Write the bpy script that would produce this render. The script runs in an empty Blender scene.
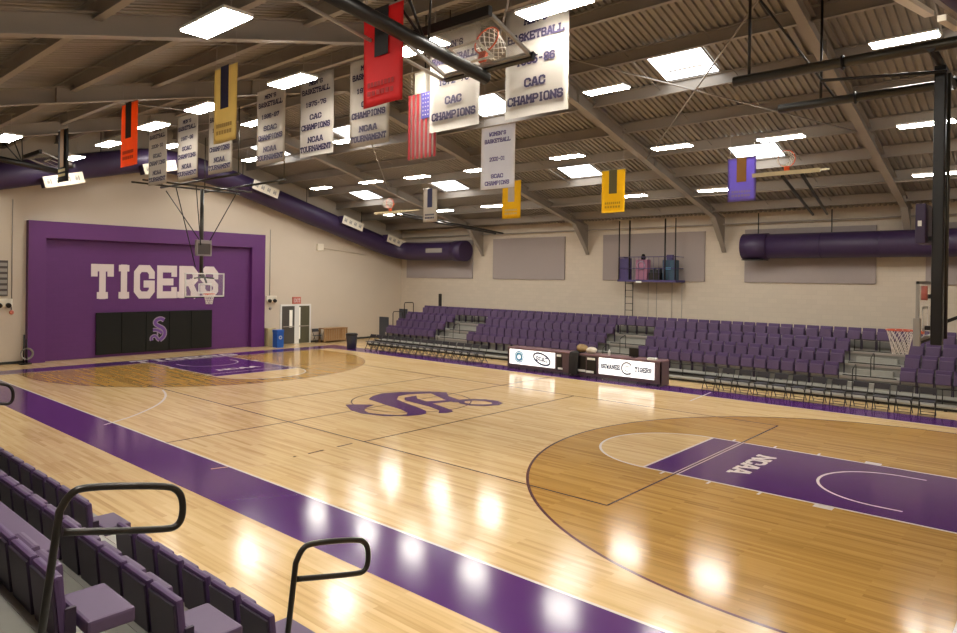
import bpy, bmesh, math, random
from mathutils import Vector, Matrix
random.seed(7)
S = bpy.context.scene
C = S.collection
PI = math.pi
XW, YW, XR = -18.2, 16.0, 18.2          # end walls, side walls
RIDGE, PITCH = 11.2, 0.2625
def deck(y): return RIDGE - PITCH * abs(y)

# ------------------------------------------------------------------ materials
def mat(name, col, rough=.6, metal=0., spec=.5, noise=0., nscale=8., emit=0., coat=0., bump=0., stretch=(1,1,1), trans=0., alpha=1.):
    m = bpy.data.materials.new(name); m.use_nodes = True
    nt = m.node_tree; b = nt.nodes['Principled BSDF']
    b.inputs['Base Color'].default_value = (*col, 1)
    b.inputs['Roughness'].default_value = rough
    b.inputs['Metallic'].default_value = metal
    b.inputs['Specular IOR Level'].default_value = spec
    b.inputs['Coat Weight'].default_value = coat
    b.inputs['Coat Roughness'].default_value = .12
    if trans: b.inputs['Transmission Weight'].default_value = trans
    if alpha < 1: b.inputs['Alpha'].default_value = alpha
    if emit:
        b.inputs['Emission Color'].default_value = (*col, 1)
        b.inputs['Emission Strength'].default_value = emit
    if noise or bump:
        tc = nt.nodes.new('ShaderNodeTexCoord'); mp = nt.nodes.new('ShaderNodeMapping')
        mp.inputs['Scale'].default_value = stretch
        n = nt.nodes.new('ShaderNodeTexNoise'); n.inputs['Scale'].default_value = nscale; n.inputs['Detail'].default_value = 4
        nt.links.new(tc.outputs['Object'], mp.inputs[0]); nt.links.new(mp.outputs[0], n.inputs['Vector'])
        if noise:
            mx = nt.nodes.new('ShaderNodeMix'); mx.data_type = 'RGBA'
            mx.inputs[6].default_value = (*[c * (1 - noise) for c in col], 1)
            mx.inputs[7].default_value = (*[min(1, c * (1 + noise)) for c in col], 1)
            nt.links.new(n.outputs['Fac'], mx.inputs[0]); nt.links.new(mx.outputs[2], b.inputs['Base Color'])
        if bump:
            bp = nt.nodes.new('ShaderNodeBump'); bp.inputs['Strength'].default_value = bump; bp.inputs['Distance'].default_value = .02
            nt.links.new(n.outputs['Fac'], bp.inputs['Height']); nt.links.new(bp.outputs[0], b.inputs['Normal'])
    return m

def wood_floor(name, c1, c2, c3):
    m = bpy.data.materials.new(name); m.use_nodes = True
    nt = m.node_tree; b = nt.nodes['Principled BSDF']; L = nt.links.new
    tc = nt.nodes.new('ShaderNodeTexCoord')
    br = nt.nodes.new('ShaderNodeTexBrick')
    br.inputs['Scale'].default_value = 1; br.inputs['Brick Width'].default_value = 1.6; br.inputs['Row Height'].default_value = .085
    br.inputs['Mortar Size'].default_value = .0; br.offset = .37; br.inputs['Bias'].default_value = 0
    br.inputs['Color1'].default_value = (0, 0, 0, 1); br.inputs['Color2'].default_value = (1, 1, 1, 1)
    L(tc.outputs['Object'], br.inputs['Vector'])
    mp = nt.nodes.new('ShaderNodeMapping'); mp.inputs['Scale'].default_value = (.45, 11, 1)
    n = nt.nodes.new('ShaderNodeTexNoise'); n.inputs['Scale'].default_value = 1.6; n.inputs['Detail'].default_value = 5
    L(tc.outputs['Object'], mp.inputs[0]); L(mp.outputs[0], n.inputs['Vector'])
    ad = nt.nodes.new('ShaderNodeMath'); ad.operation = 'MULTIPLY_ADD'; ad.inputs[1].default_value = .45
    L(br.outputs['Color'], ad.inputs[0])
    ml = nt.nodes.new('ShaderNodeMath'); ml.operation = 'MULTIPLY'; ml.inputs[1].default_value = .75
    L(n.outputs['Fac'], ml.inputs[0]); L(ml.outputs[0], ad.inputs[2])
    cr = nt.nodes.new('ShaderNodeValToRGB'); e = cr.color_ramp.elements
    e[0].position = .2; e[0].color = (*c1, 1); e[1].position = .85; e[1].color = (*c3, 1)
    k = cr.color_ramp.elements.new(.5); k.color = (*c2, 1)
    L(ad.outputs[0], cr.inputs[0]); L(cr.outputs[0], b.inputs['Base Color'])
    floor_gloss(nt, b, tc)
    return m
def floor_gloss(nt, b, tc):
    L = nt.links.new
    b.inputs['Roughness'].default_value = .14
    b.inputs['Specular IOR Level'].default_value = .5
    mp = nt.nodes.new('ShaderNodeMapping'); mp.inputs['Scale'].default_value = (1.2, 9, 1)
    n = nt.nodes.new('ShaderNodeTexNoise'); n.inputs['Scale'].default_value = 2.2; n.inputs['Detail'].default_value = 2
    L(tc.outputs['Object'], mp.inputs[0]); L(mp.outputs[0], n.inputs['Vector'])
    bp = nt.nodes.new('ShaderNodeBump'); bp.inputs['Strength'].default_value = .014; bp.inputs['Distance'].default_value = .02
    L(n.outputs['Fac'], bp.inputs['Height']); L(bp.outputs[0], b.inputs['Normal'])
def paint_floor(name, col):
    m = bpy.data.materials.new(name); m.use_nodes = True
    nt = m.node_tree; b = nt.nodes['Principled BSDF']
    b.inputs['Base Color'].default_value = (*col, 1)
    tc = nt.nodes.new('ShaderNodeTexCoord'); floor_gloss(nt, b, tc)
    return m
def block_wall(name, col, bw=.4, rh=.2):
    m = bpy.data.materials.new(name); m.use_nodes = True
    nt = m.node_tree; b = nt.nodes['Principled BSDF']; L = nt.links.new
    b.inputs['Roughness'].default_value = .6
    tc = nt.nodes.new('ShaderNodeTexCoord'); sx = nt.nodes.new('ShaderNodeSeparateXYZ'); cx = nt.nodes.new('ShaderNodeCombineXYZ')
    ad = nt.nodes.new('ShaderNodeMath'); L(tc.outputs['Object'], sx.inputs[0])
    L(sx.outputs['X'], ad.inputs[0]); L(sx.outputs['Y'], ad.inputs[1]); L(ad.outputs[0], cx.inputs['X']); L(sx.outputs['Z'], cx.inputs['Y'])
    br = nt.nodes.new('ShaderNodeTexBrick'); br.inputs['Scale'].default_value = 1
    br.inputs['Brick Width'].default_value = bw; br.inputs['Row Height'].default_value = rh; br.inputs['Mortar Size'].default_value = .008
    br.inputs['Color1'].default_value = (*col, 1); br.inputs['Color2'].default_value = (*[c * .95 for c in col], 1); br.inputs['Mortar'].default_value = (*[c * .91 for c in col], 1)
    L(cx.outputs[0], br.inputs['Vector']); L(br.outputs['Color'], b.inputs['Base Color'])
    bp = nt.nodes.new('ShaderNodeBump'); bp.inputs['Strength'].default_value = .25; bp.inputs['Distance'].default_value = .01; bp.invert = True
    L(br.outputs['Fac'], bp.inputs['Height']); L(bp.outputs[0], b.inputs['Normal'])
    return m

M = dict(
    maple=wood_floor('maple', (.54, .34, .14), (.71, .485, .228), (.80, .58, .30)),
    amber=wood_floor('amber_maple', (.31, .16, .036), (.45, .247, .058), (.55, .315, .083)),
    purple_floor=paint_floor('purple_floor', (.090, .021, .155)),
    white_floor=paint_floor('white_floor', (.80, .72, .66)),
    line_floor=paint_floor('dark_line', (.13, .045, .05)),
    tan_line=paint_floor('tan_line', (.72, .5, .26)),
    wall=block_wall('wall_block', (.60, .515, .41)),
    wall_pl=mat('wall_plaster', (.60, .515, .41), .7, noise=.05, nscale=.6),
    purple_wall=block_wall('purple_block', (.108, .021, .140), .4, .2),
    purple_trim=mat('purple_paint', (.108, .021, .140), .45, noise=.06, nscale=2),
    deck=mat('deck_metal', (.275, .245, .21), .5, noise=.08, nscale=1.5),
    steel=mat('beam_steel', (.29, .25, .21), .5, noise=.08, nscale=2),
    lightsteel=mat('light_steel', (.36, .32, .28), .4, .3),
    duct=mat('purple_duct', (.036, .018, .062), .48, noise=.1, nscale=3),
    steel_pipe=mat('pipe_dark', (.05, .045, .035), .3, .5), grille=mat('grille_cream', (.75, .68, .55), .5),
    panel=mat('acoustic_fabric', (.34, .29, .275), .9, noise=.05, nscale=30),
    seat=mat('seat_purple', (.072, .036, .108), .5, noise=.07, nscale=12),
    seatdark=mat('seat_shell', (.024, .012, .034), .5),
    seatpad=mat('seat_pad', (.092, .055, .118), .5, noise=.06, nscale=12),
    black=mat('black_metal', (.014, .012, .011), .4, .2),
    rail=mat('rail_black', (.02, .016, .013), .28, .4),
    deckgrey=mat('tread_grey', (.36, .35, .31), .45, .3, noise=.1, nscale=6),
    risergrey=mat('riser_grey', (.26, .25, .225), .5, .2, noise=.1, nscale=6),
    white=mat('white_paint', (.75, .74, .7), .4),
    cloth=mat('banner_cloth', (.52, .475, .415), .8, noise=.03, nscale=20),
    cloth_white=mat('banner_white', (.88, .90, .97), .8, noise=.03, nscale=20),
    ink=mat('ink_purple', (.014, .007, .04), .8),
    inklight=mat('ink_faded', (.16, .13, .36), .8),
    redmark=mat('faded_red', (.30, .015, .015), .8), orangemark=mat('faded_orange', (.40, .07, .01), .8), yellowmark=mat('faded_yellow', (.45, .28, .01), .8), goldmark=mat('faded_gold', (.36, .25, .10), .8), red=mat('cloth_red', (.62, .018, .02), .7, noise=.12, nscale=3),
    orange=mat('cloth_orange', (.85, .17, .015), .7, noise=.1, nscale=4),
    gold=mat('cloth_gold', (.66, .52, .22), .7, noise=.1, nscale=4),
    yellow=mat('cloth_yellow', (.86, .56, .01), .7, noise=.1, nscale=4),
    violet=mat('cloth_violet', (.25, .19, .60), .7, noise=.1, nscale=4),
    blackcloth=mat('cloth_black', (.015, .013, .013), .8),
    navy=mat('cloth_navy', (.03, .03, .085), .8),
    brown=mat('cloth_brown', (.32, .15, .03), .8),
    olive=mat('cloth_olive', (.10, .085, .03), .8),
    flagred=mat('flag_red', (.34, .010, .016), .8), flagblue=mat('flag_blue', (.07, .055, .26), .8), flagwhite=mat('flag_white', (.60, .55, .51), .8),
    lamp=mat('lamp_white', (1, .95, .86), .5, emit=62),
    sky=mat('skylight', (.93, .97, 1), .5, emit=6.5),
    screen=mat('lit_panel', (1, .98, .95), .3, emit=1.15),
    glass=mat('backboard_glass', (.8, .86, .85), .05, spec=.25, alpha=.07),
    rim=mat('rim_orange', (.72, .09, .02), .35), net=mat('net_white', (.78, .74, .68), .8),
    pad=mat('pad_black', (.009, .009, .007), .6, spec=.25, noise=.1, nscale=5),
    tableface=mat('table_vinyl', (.12, .075, .085), .45, noise=.05, nscale=4),
    tabletop=mat('table_top', (.2, .11, .12), .4),
    blue=mat('bin_blue', (.015, .10, .42), .4), darkgrey=mat('bin_grey', (.04, .045, .055), .5),
    tan=mat('tan_panel', (.45, .38, .22), .6), woodtan=mat('bench_wood', (.33, .19, .085), .5, noise=.2, nscale=5, stretch=(1, 1, 8)),
    doordark=mat('door_dark', (.075, .068, .06), .4), doorgreen=mat('door_olive', (.09, .085, .05), .4),
    glow=mat('window_bright', (.8, .76, .66), .3, emit=.25),
    exitred=mat('exit_red', (.55, .16, .12), .5), blinkgrey=mat('grey_plastic', (.3, .28, .25), .5),
    teal=mat('gear_teal', (.03, .07, .11), .5), pink=mat('gear_pink', (.34, .14, .22), .6), gearpurple=mat('cage_purple', (.07, .05, .16), .5),
    sign_blue=mat('sign_blue', (.13, .42, .68), .5), sign_navy=mat('sign_navy', (.05, .06, .14), .5), signgrey=mat('sign_grey', (.33, .33, .36), .5),
    fur=mat('bag_tan', (.30, .20, .09), .9, noise=.3, nscale=15), furwhite=mat('bag_cream', (.62, .55, .45), .9, noise=.1, nscale=15),
    greyout=mat('emblem_grey', (.34, .27, .36), .5), emblem=mat('emblem_purple', (.16, .06, .30), .5),
    letter=mat('letter_white', (.72, .62, .60), .5), clockface=mat('clock_face', (.07, .055, .05), .3), clockframe=mat('clock_frame', (.25, .22, .21), .4),
    yellowpad=mat('edge_pad_cream', (.58, .5, .3), .6), seatgrey=mat('chair_grey', (.045, .045, .055), .4),
    lens=mat('lens_white', (.85, .85, .8), .3), basegrey=mat('base_dark', (.03, .028, .025), .6),
)

# ------------------------------------------------------------------ mesh builder
class MB:
    def __init__(s): s.bm = bmesh.new()
    def face(s, pts, smooth=False):
        try:
            f = s.bm.faces.new([s.bm.verts.new(p) for p in pts]); f.smooth = smooth; return f
        except ValueError: return None
    def box(s, lo, hi, mtx=None, bev=0.):
        vs = []
        for z in (lo[2], hi[2]):
            for x, y in ((lo[0], lo[1]), (hi[0], lo[1]), (hi[0], hi[1]), (lo[0], hi[1])):
                p = Vector((x, y, z)); vs.append(s.bm.verts.new(mtx @ p if mtx else p))
        fs = [s.bm.faces.new([vs[i] for i in q]) for q in ((3, 2, 1, 0), (4, 5, 6, 7), (0, 1, 5, 4), (1, 2, 6, 5), (2, 3, 7, 6), (3, 0, 4, 7))]
        if bev:
            es = list({e for f in fs for e in f.edges})
            bmesh.ops.bevel(s.bm, geom=es, offset=bev, segments=2, profile=.6, affect='EDGES')
        return s
    def tube(s, pts, r, n=10, caps=True, r2=None):
        pts = [Vector(p) for p in pts]; rings = []
        up = None
        for i, p in enumerate(pts):
            d = (pts[min(i + 1, len(pts) - 1)] - pts[max(i - 1, 0)]).normalized()
            if up is None:
                up = d.orthogonal().normalized()
            up = (up - d * up.dot(d)).normalized(); w = d.cross(up)
            rr = r if r2 is None else r + (r2 - r) * i / max(1, len(pts) - 1)
            rings.append([s.bm.verts.new(p + rr * (math.cos(2 * PI * k / n) * up + math.sin(2 * PI * k / n) * w)) for k in range(n)])
        for a, b in zip(rings, rings[1:]):
            for k in range(n):
                f = s.bm.faces.new((a[k], a[(k + 1) % n], b[(k + 1) % n], b[k])); f.smooth = n > 5
        if caps: s.bm.faces.new(rings[0][::-1]); s.bm.faces.new(rings[-1])
        return s
    def beam(s, p0, p1, w, h):                       # rectangular bar, h measured near z
        p0, p1 = Vector(p0), Vector(p1); d = (p1 - p0); L = d.length; d.normalize()
        u = Vector((0, 0, 1)); u = (u - d * u.dot(d)); u = u.normalized() if u.length > 1e-4 else Vector((1, 0, 0))
        v = u.cross(d); m = Matrix((d, v, u)).transposed().to_4x4(); m.translation = p0
        return s.box((0, -w / 2, -h / 2), (L, w / 2, h / 2), m)
    def prism(s, poly, a, b, axis):                   # polygon in the two other axes, extruded a..b along axis
        def P(t, q):
            return {'x': (t, q[0], q[1]), 'y': (q[0], t, q[1]), 'z': (q[0], q[1], t)}[axis]
        A = [s.bm.verts.new(P(a, q)) for q in poly]; B = [s.bm.verts.new(P(b, q)) for q in poly]; n = len(poly)
        s.bm.faces.new(A); s.bm.faces.new(B[::-1])
        for i in range(n): s.bm.faces.new((A[i], B[i], B[(i + 1) % n], A[(i + 1) % n]))
        return s
    def lathe(s, prof, n=20, c=(0, 0, 0), smooth=True):
        rings = [[s.bm.verts.new((c[0] + r * math.cos(2 * PI * k / n), c[1] + r * math.sin(2 * PI * k / n), c[2] + z)) for k in range(n)] for r, z in prof]
        for a, b in zip(rings, rings[1:]):
            for k in range(n):
                f = s.bm.faces.new((a[k], a[(k + 1) % n], b[(k + 1) % n], b[k])); f.smooth = smooth
        s.bm.faces.new(rings[0][::-1]); s.bm.faces.new(rings[-1]); return s
    def torus(s, c, R, r, n=24, m=8, mtx=None):
        rings = []
        for i in range(n):
            a = 2 * PI * i / n
            row = []
            for j in range(m):
                b = 2 * PI * j / m
                p = Vector(((R + r * math.cos(b)) * math.cos(a), (R + r * math.cos(b)) * math.sin(a), r * math.sin(b)))
                row.append(s.bm.verts.new((mtx @ p if mtx else p) + Vector(c)))
            rings.append(row)
        for i in range(n):
            for j in range(m):
                f = s.bm.faces.new((rings[i][j], rings[(i + 1) % n][j], rings[(i + 1) % n][(j + 1) % m], rings[i][(j + 1) % m])); f.smooth = True
        return s
    def build(s, name, m, parent=None, loc=None, fix=True):
        if fix: bmesh.ops.recalc_face_normals(s.bm, faces=s.bm.faces[:])
        me = bpy.data.meshes.new(name); s.bm.to_mesh(me); s.bm.free()
        me.materials.append(M[m] if isinstance(m, str) else m)
        o = bpy.data.objects.new(name, me); C.objects.link(o)
        if parent: o.parent = parent
        if loc: o.location = loc
        return o
def tag(o, label=None, cat=None, group=None, kind=None):
    if label: o['label'] = label
    if cat: o['category'] = cat
    if group: o['group'] = group
    if kind: o['kind'] = kind
    return o
def thing(name, label, cat, loc=(0, 0, 0), rz=0., group=None):
    o = bpy.data.objects.new(name, None); C.objects.link(o); o.empty_display_size = .2
    o.location = loc; o.rotation_euler = (0, 0, rz)
    return tag(o, label, cat, group)
def dup(root, loc, rz=None, label=None, group=None):
    r = root.copy(); C.objects.link(r); r.location = loc
    if rz is not None: r.rotation_euler = (0, 0, rz)
    tag(r, label, None, group)
    for ch in list(root.children):
        c = ch.copy(); C.objects.link(c); c.parent = r
        for g in list(ch.children):
            d = g.copy(); C.objects.link(d); d.parent = c
    return r
ORD = ['', 'first', 'second', 'third', 'fourth', 'fifth', 'sixth', 'seventh', 'eighth', 'ninth', 'tenth', 'eleventh', 'twelfth', 'thirteenth', 'fourteenth', 'fifteenth', 'sixteenth', 'seventeenth', 'eighteenth', 'nineteenth']
def ordn(n):
    if n < 20: return ORD[n]
    t = {2: 'twent', 3: 'thirt', 4: 'fort', 5: 'fift', 6: 'sixt'}[n // 10]
    return t + 'ieth' if n % 10 == 0 else t + 'y-' + ORD[n % 10]

# ------------------------------------------------------------------ lettering (block letters drawn from strokes on a 4 x 6 grid)
G = {
 'A': ([[(0, 0), (1.5, 6), (2.5, 6), (4, 0)], [(.6, 1.9), (3.4, 1.9)]], [(0, 0), (4, 0)]),
 'B': ([[(0, 0), (0, 6), (3, 6), (3.8, 5.2), (3.8, 3.9), (3, 3.1), (0, 3.1)], [(3, 3.1), (4, 2.2), (4, .9), (3.1, 0), (0, 0)]], []),
 'C': ([[(4, 4.3), (4, 5), (3, 6), (1, 6), (0, 5), (0, 1), (1, 0), (3, 0), (4, 1), (4, 1.7)]], []),
 'D': ([[(0, 0), (0, 6), (3, 6), (4, 5), (4, 1), (3, 0), (0, 0)]], []),
 'E': ([[(4, 6), (0, 6), (0, 0), (4, 0)], [(0, 3), (3, 3)], [(4, 6), (4, 5)], [(4, 0), (4, 1)]], []),
 'G': ([[(4, 4.5), (4, 5), (3.1, 6), (.9, 6), (0, 5), (0, 1), (.9, 0), (3.1, 0), (4, 1), (4, 2.5), (2.6, 2.5)]], []),
 'H': ([[(0, 0), (0, 6)], [(4, 0), (4, 6)], [(0, 3), (4, 3)]], [(0, 0), (4, 0), (0, 6), (4, 6)]),
 'I': ([[(2, 0), (2, 6)]], [(2, 0), (2, 6)]),
 'K': ([[(0, 0), (0, 6)], [(0, 2.4), (3.8, 6)], [(1.4, 3.5), (4, 0)]], [(0, 0), (4, 0)]),
 'L': ([[(0, 6), (0, 0), (4, 0), (4, 1.3)]], [(0, 6)]),
 'M': ([[(0, 0), (0, 6), (2, 2.6), (4, 6), (4, 0)]], [(0, 0), (4, 0)]),
 'N': ([[(0, 0), (0, 6), (4, 0), (4, 6)]], [(0, 0), (4, 6)]),
 'O': ([[(1, 0), (3, 0), (4, 1), (4, 5), (3, 6), (1, 6), (0, 5), (0, 1), (1, 0)]], []),
 'P': ([[(0, 0), (0, 6), (3, 6), (4, 5), (4, 3.5), (3, 2.6), (0, 2.6)]], [(0, 0)]),
 'R': ([[(0, 0), (0, 6), (3, 6), (4, 5), (4, 3.7), (3, 2.8), (0, 2.8)], [(2.4, 2.8), (4, 0)]], [(0, 0), (4, 0)]),
 'S': ([[(4, 4.5), (4, 5), (3, 6), (1, 6), (0, 5), (0, 4), (1, 3.1), (3, 3), (4, 2.1), (4, 1), (3, 0), (1, 0), (0, 1), (0, 1.5)]], []),
 'T': ([[(0, 6), (4, 6)], [(2, 6), (2, 0)], [(0, 6), (0, 4.9)], [(4, 6), (4, 4.9)]], [(2, 0)]),
 'U': ([[(0, 6), (0, 1), (1, 0), (3, 0), (4, 1), (4, 6)]], [(0, 6), (4, 6)]),
 'W': ([[(0, 6), (.8, 0), (2, 3.6), (3.2, 0), (4, 6)]], []),
 '0': ([[(1, 0), (3, 0), (4, 1), (4, 5), (3, 6), (1, 6), (0, 5), (0, 1), (1, 0)]], []),
 '1': ([[(1, 5), (2, 6), (2, 0)]], [(2, 0)]),
 '2': ([[(0, 4.5), (0, 5), (1, 6), (3, 6), (4, 5), (4, 3.8), (0, 0), (4, 0)]], []),
 '3': ([[(0, 5), (1, 6), (3, 6), (4, 5), (4, 4), (3, 3.1), (4, 2.2), (4, 1), (3, 0), (1, 0), (0, 1)], [(1.5, 3.1), (3, 3.1)]], []),
 '5': ([[(4, 6), (0, 6), (0, 3.4), (3, 3.4), (4, 2.4), (4, 1), (3, 0), (1, 0), (0, 1)]], []),
 '6': ([[(4, 5), (3, 6), (1, 6), (0, 5), (0, 1), (1, 0), (3, 0), (4, 1), (4, 2.4), (3, 3.3), (0, 3.3)]], []),
 '7': ([[(0, 5), (0, 6), (4, 6), (1.5, 0)]], []),
 '8': ([[(1, 3.1), (0, 4), (0, 5), (1, 6), (3, 6), (4, 5), (4, 4), (3, 3.1), (1, 3.1), (0, 2.2), (0, 1), (1, 0), (3, 0), (4, 1), (4, 2.2), (3, 3.1)]], []),
 '9': ([[(0, 1), (1, 0), (3, 0), (4, 1), (4, 5), (3, 6), (1, 6), (0, 5), (0, 3.6), (1, 2.7), (4, 2.7)]], []),
 '-': ([[(1, 3), (3, 3)]], []),
 "'": ([[(2, 6), (2, 4.6)]], []),
}
def text(mb, txt, width, height, frame, th=1.15, gap=1.9, serif=True, lift=True):
    """frame(x, y) -> Vector; text centred on (0,0), total width x height"""
    adv = [2.2 if c in " '" else (2.3 if c == 'I' else 4) for c in txt]
    tot = sum(adv) + gap * (len(txt) - 1) + th
    nrm = (frame(1, 0) if isinstance(frame(0, 0), Vector) else Vector(frame(1, 0))) - Vector(frame(0, 0))
    nrm = nrm.cross(Vector(frame(0, 1)) - Vector(frame(0, 0))).normalized(); cnt = [0]
    step = .0016 if width > 3 else .0008
    def put(pts):
        cnt[0] += 1; o = nrm * (step * (cnt[0] % 9)) if lift else Vector((0, 0, .00007 * (cnt[0] % 9)))
        mb.face([Vector(p) + o for p in pts])
    sx = width / tot; sy = height / (6 + th); x = th / 2
    for c, a in zip(txt, adv):
        if c in G:
            strokes, ser = G[c]; off = x + (0 if a == 4 else (a - 4) / 2)
            for st in strokes:
                closed = st[0] == st[-1]; m_ = len(st) - 1
                def ext(i, k):                      # how far segment i runs past its end k, from the turn there
                    nb = i + (1 if k else -1)
                    if closed: nb %= m_
                    if not 0 <= nb < m_: return th * .5
                    a1 = math.atan2(st[i + 1][1] - st[i][1], st[i + 1][0] - st[i][0]); a2 = math.atan2(st[nb + 1][1] - st[nb][1], st[nb + 1][0] - st[nb][0])
                    t = abs((a2 - a1 + PI) % (2 * PI) - PI)
                    return th * .5 * min(1.05, math.tan(min(t, 2.0) / 2)) if t < 2.0 else th * .45
                for si in range(m_):
                    p, q = st[si], st[si + 1]
                    dx, dy = q[0] - p[0], q[1] - p[1]; L = math.hypot(dx, dy); ux, uy = dx / L, dy / L; e0, e1 = ext(si, 0), ext(si, 1); h = th / 2
                    c4 = [(p[0] - ux * e0 - uy * h, p[1] - uy * e0 + ux * h), (p[0] - ux * e0 + uy * h, p[1] - uy * e0 - ux * h), (q[0] + ux * e1 + uy * h, q[1] + uy * e1 - ux * h), (q[0] + ux * e1 - uy * h, q[1] + uy * e1 + ux * h)]
                    put([frame(((off + cx) - tot / 2) * sx, (cy - 3) * sy) for cx, cy in c4])
            if serif:
                for px, py in ser:
                    w = th * .85; h = th * .45
                    put([frame((off + px + cx - tot / 2) * sx, (py + cy - 3) * sy) for cx, cy in ((-w, -h), (w, -h), (w, h), (-w, h))])
        x += a + gap
def ribbon(mb, pts, w, frame):
    n = len(pts); W = w if isinstance(w, (list, tuple)) else [w] * n; L = []; R = []
    for i, p in enumerate(pts):
        a = pts[max(0, i - 1)]; b = pts[min(n - 1, i + 1)]; dx, dy = b[0] - a[0], b[1] - a[1]; l = math.hypot(dx, dy) or 1
        nx, ny = -dy / l * W[i] / 2, dx / l * W[i] / 2
        L.append((p[0] + nx, p[1] + ny)); R.append((p[0] - nx, p[1] - ny))
    for i in range(n - 1):
        mb.face([frame(*q) for q in (L[i], R[i], R[i + 1], L[i + 1])])
def smooth_path(pts, it=2):
    for _ in range(it):
        q = [pts[0]]
        for a, b in zip(pts, pts[1:]):
            q += [(a[0] * .75 + b[0] * .25, a[1] * .75 + b[1] * .25), (a[0] * .25 + b[0] * .75, a[1] * .25 + b[1] * .75)]
        pts = q + [pts[-1]]
    return pts
def arcpts(cx, cy, r, a0, a1, n=64): return [(cx + r * math.cos(a0 + (a1 - a0) * i / n), cy + r * math.sin(a0 + (a1 - a0) * i / n)) for i in range(n + 1)]

# ================================================================== SETTING
def struct(o): o['kind'] = 'structure'; return o
floor = struct(MB().box((XW - .2, -YW - .2, -.2), (XR + .2, YW + .2, 0)).build('floor', 'maple'))
def gable(name, x0, x1):
    return struct(MB().prism([(-YW, 0), (YW, 0), (YW, deck(YW)), (0, RIDGE + .02), (-YW, deck(YW))], x0, x1, 'x').build(name, 'wall_pl'))
wl = gable('wall_left', XW - .25, XW); wr = gable('wall_right', XR, XR + .25)
wf = struct(MB().box((XW - .2, YW, 0), (XR + .2, YW + .25, deck(YW) + .05)).build('wall_far', 'wall'))
wn = struct(MB().box((XW - .2, -YW - .25, 0), (XR + .2, -YW, deck(YW) + .05)).build('wall_near', 'wall'))
struct(MB().box((XW, -5.6 - 10, 0), (XW + .03, -5.62, .11)).build('baseboard_left', 'basegrey'))
mb = MB(); mb.box((XW, 5.72, 0), (XW + .03, 6.72, .11)); mb.box((XW, 8.85, 0), (XW + .03, 15.9, .11))
struct(mb.build('baseboard_left', 'basegrey'))
# ceiling: corrugated deck, purlins, tapered frames, braces
mb = MB(); RIB = .20; n = int((XR - XW + .4) / RIB)
for sgn in (-1, 1):
    prof = []
    for i in range(n + 1):
        x = XW - .2 + i * RIB
        prof += [(x, 0), (x + .10, 0), (x + .12, .06), (x + .18, .06)]
    for (xa, da), (xb, db) in zip(prof, prof[1:]):
        mb.face([(xa, 0, RIDGE + da), (xb, 0, RIDGE + db), (xb, sgn * (YW + .2), deck(YW + .2) + db), (xa, sgn * (YW + .2), deck(YW + .2) + da)])
ceiling = struct(mb.build('ceiling', 'deck'))
MB().box((XW - .3, -.4, RIDGE - .02), (XR + .3, .4, RIDGE + .25)).build('ridge_cap', 'deck', ceiling)
FR = [-10.93, -3.62, 3.66, 10.92]
for x in FR:
    mb = MB(); w = .012
    for s in (-1, 1):
        top0, top1 = (0, RIDGE - .27), (s * 15.7, deck(15.7) - .27)
        bot0, bot1 = (0, 10.42), (s * 14.6, 6.78)
        kn = [(s * 15.55, 5.75), (s * 15.95, 5.25), (s * 15.95, 6.8)]
        poly = [bot0, bot1] + kn[:2] + [kn[2], top1, top0]
        P = lambda t, q: (t, q[0], q[1])
        # web, bottom flange, top flange
        mb.prism(poly, x - .015, x + .015, 'x')
        mb.beam((x, *bot0), (x, *bot1), .24, .03); mb.beam((x, *bot1), (x, *kn[0]), .24, .03); mb.beam((x, *kn[0]), (x, *kn[1]), .2, .03)
        mb.beam((x, *top0), (x, *top1), .24, .03)
        for yy in (3.6, 9.0, 14.3):
            mb.box((x - .11, s * yy - .01, 10.42 - .2493 * yy), (x + .11, s * yy + .01, deck(yy) - .27))
    mb.build('roof_beam', 'steel', ceiling)
for s in (-1, 1):
    for k in range(8):
        y = s * (.6 + 2 * k); z1 = deck(y) - .005; z0 = z1 - .37
        mb = MB().box((XW, y - .008, z0), (XR, y + .008, z1))
        mb.box((XW, y - .07, z0 - .008), (XR, y + .07, z0 + .012)); mb.box((XW, y - .07, z1 - .04), (XR, y + .07, z1 - .01))
        mb.build('purlin', 'steel', ceiling)
bays = [(XW, FR[0]), (FR[0], FR[1]), (FR[1], FR[2]), (FR[2], FR[3]), (FR[3], XR)]
for (a, b) in (bays[1], bays[3]):
    for s, y0, y1 in ((1, .3, 8.4), (1, 8.4, .3), (-1, .3, 8.4)):
        MB().tube([(a, s * y0, deck(y0) - .55), (b, s * y1, deck(y1) - .55)], .026, 6).build('brace_rod', 'lightsteel', ceiling)
for (a, b) in bays:                                                          # sag rods down the slope, thin
    for f in (.33, .66):
        for s in (-1, 1):
            x = a + (b - a) * f
            MB().tube([(x, s * .6, deck(.6) - .22), (x, s * 14.6, deck(14.6) - .22)], .012, 5).build('sag_rod', 'lightsteel', ceiling)
for y, dz in ((12.4, .5),):
    MB().tube([(XW + .1, y, deck(y) - dz), (XR - .1, y, deck(y) - dz)], .03, 8).build('sprinkler_pipe', 'lightsteel', ceiling)
MB().tube([(XW, 15.75, 6.52), (XR, 15.75, 6.52)], .03, 8).build('wall_pipe', 'lightsteel', ceiling)
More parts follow.
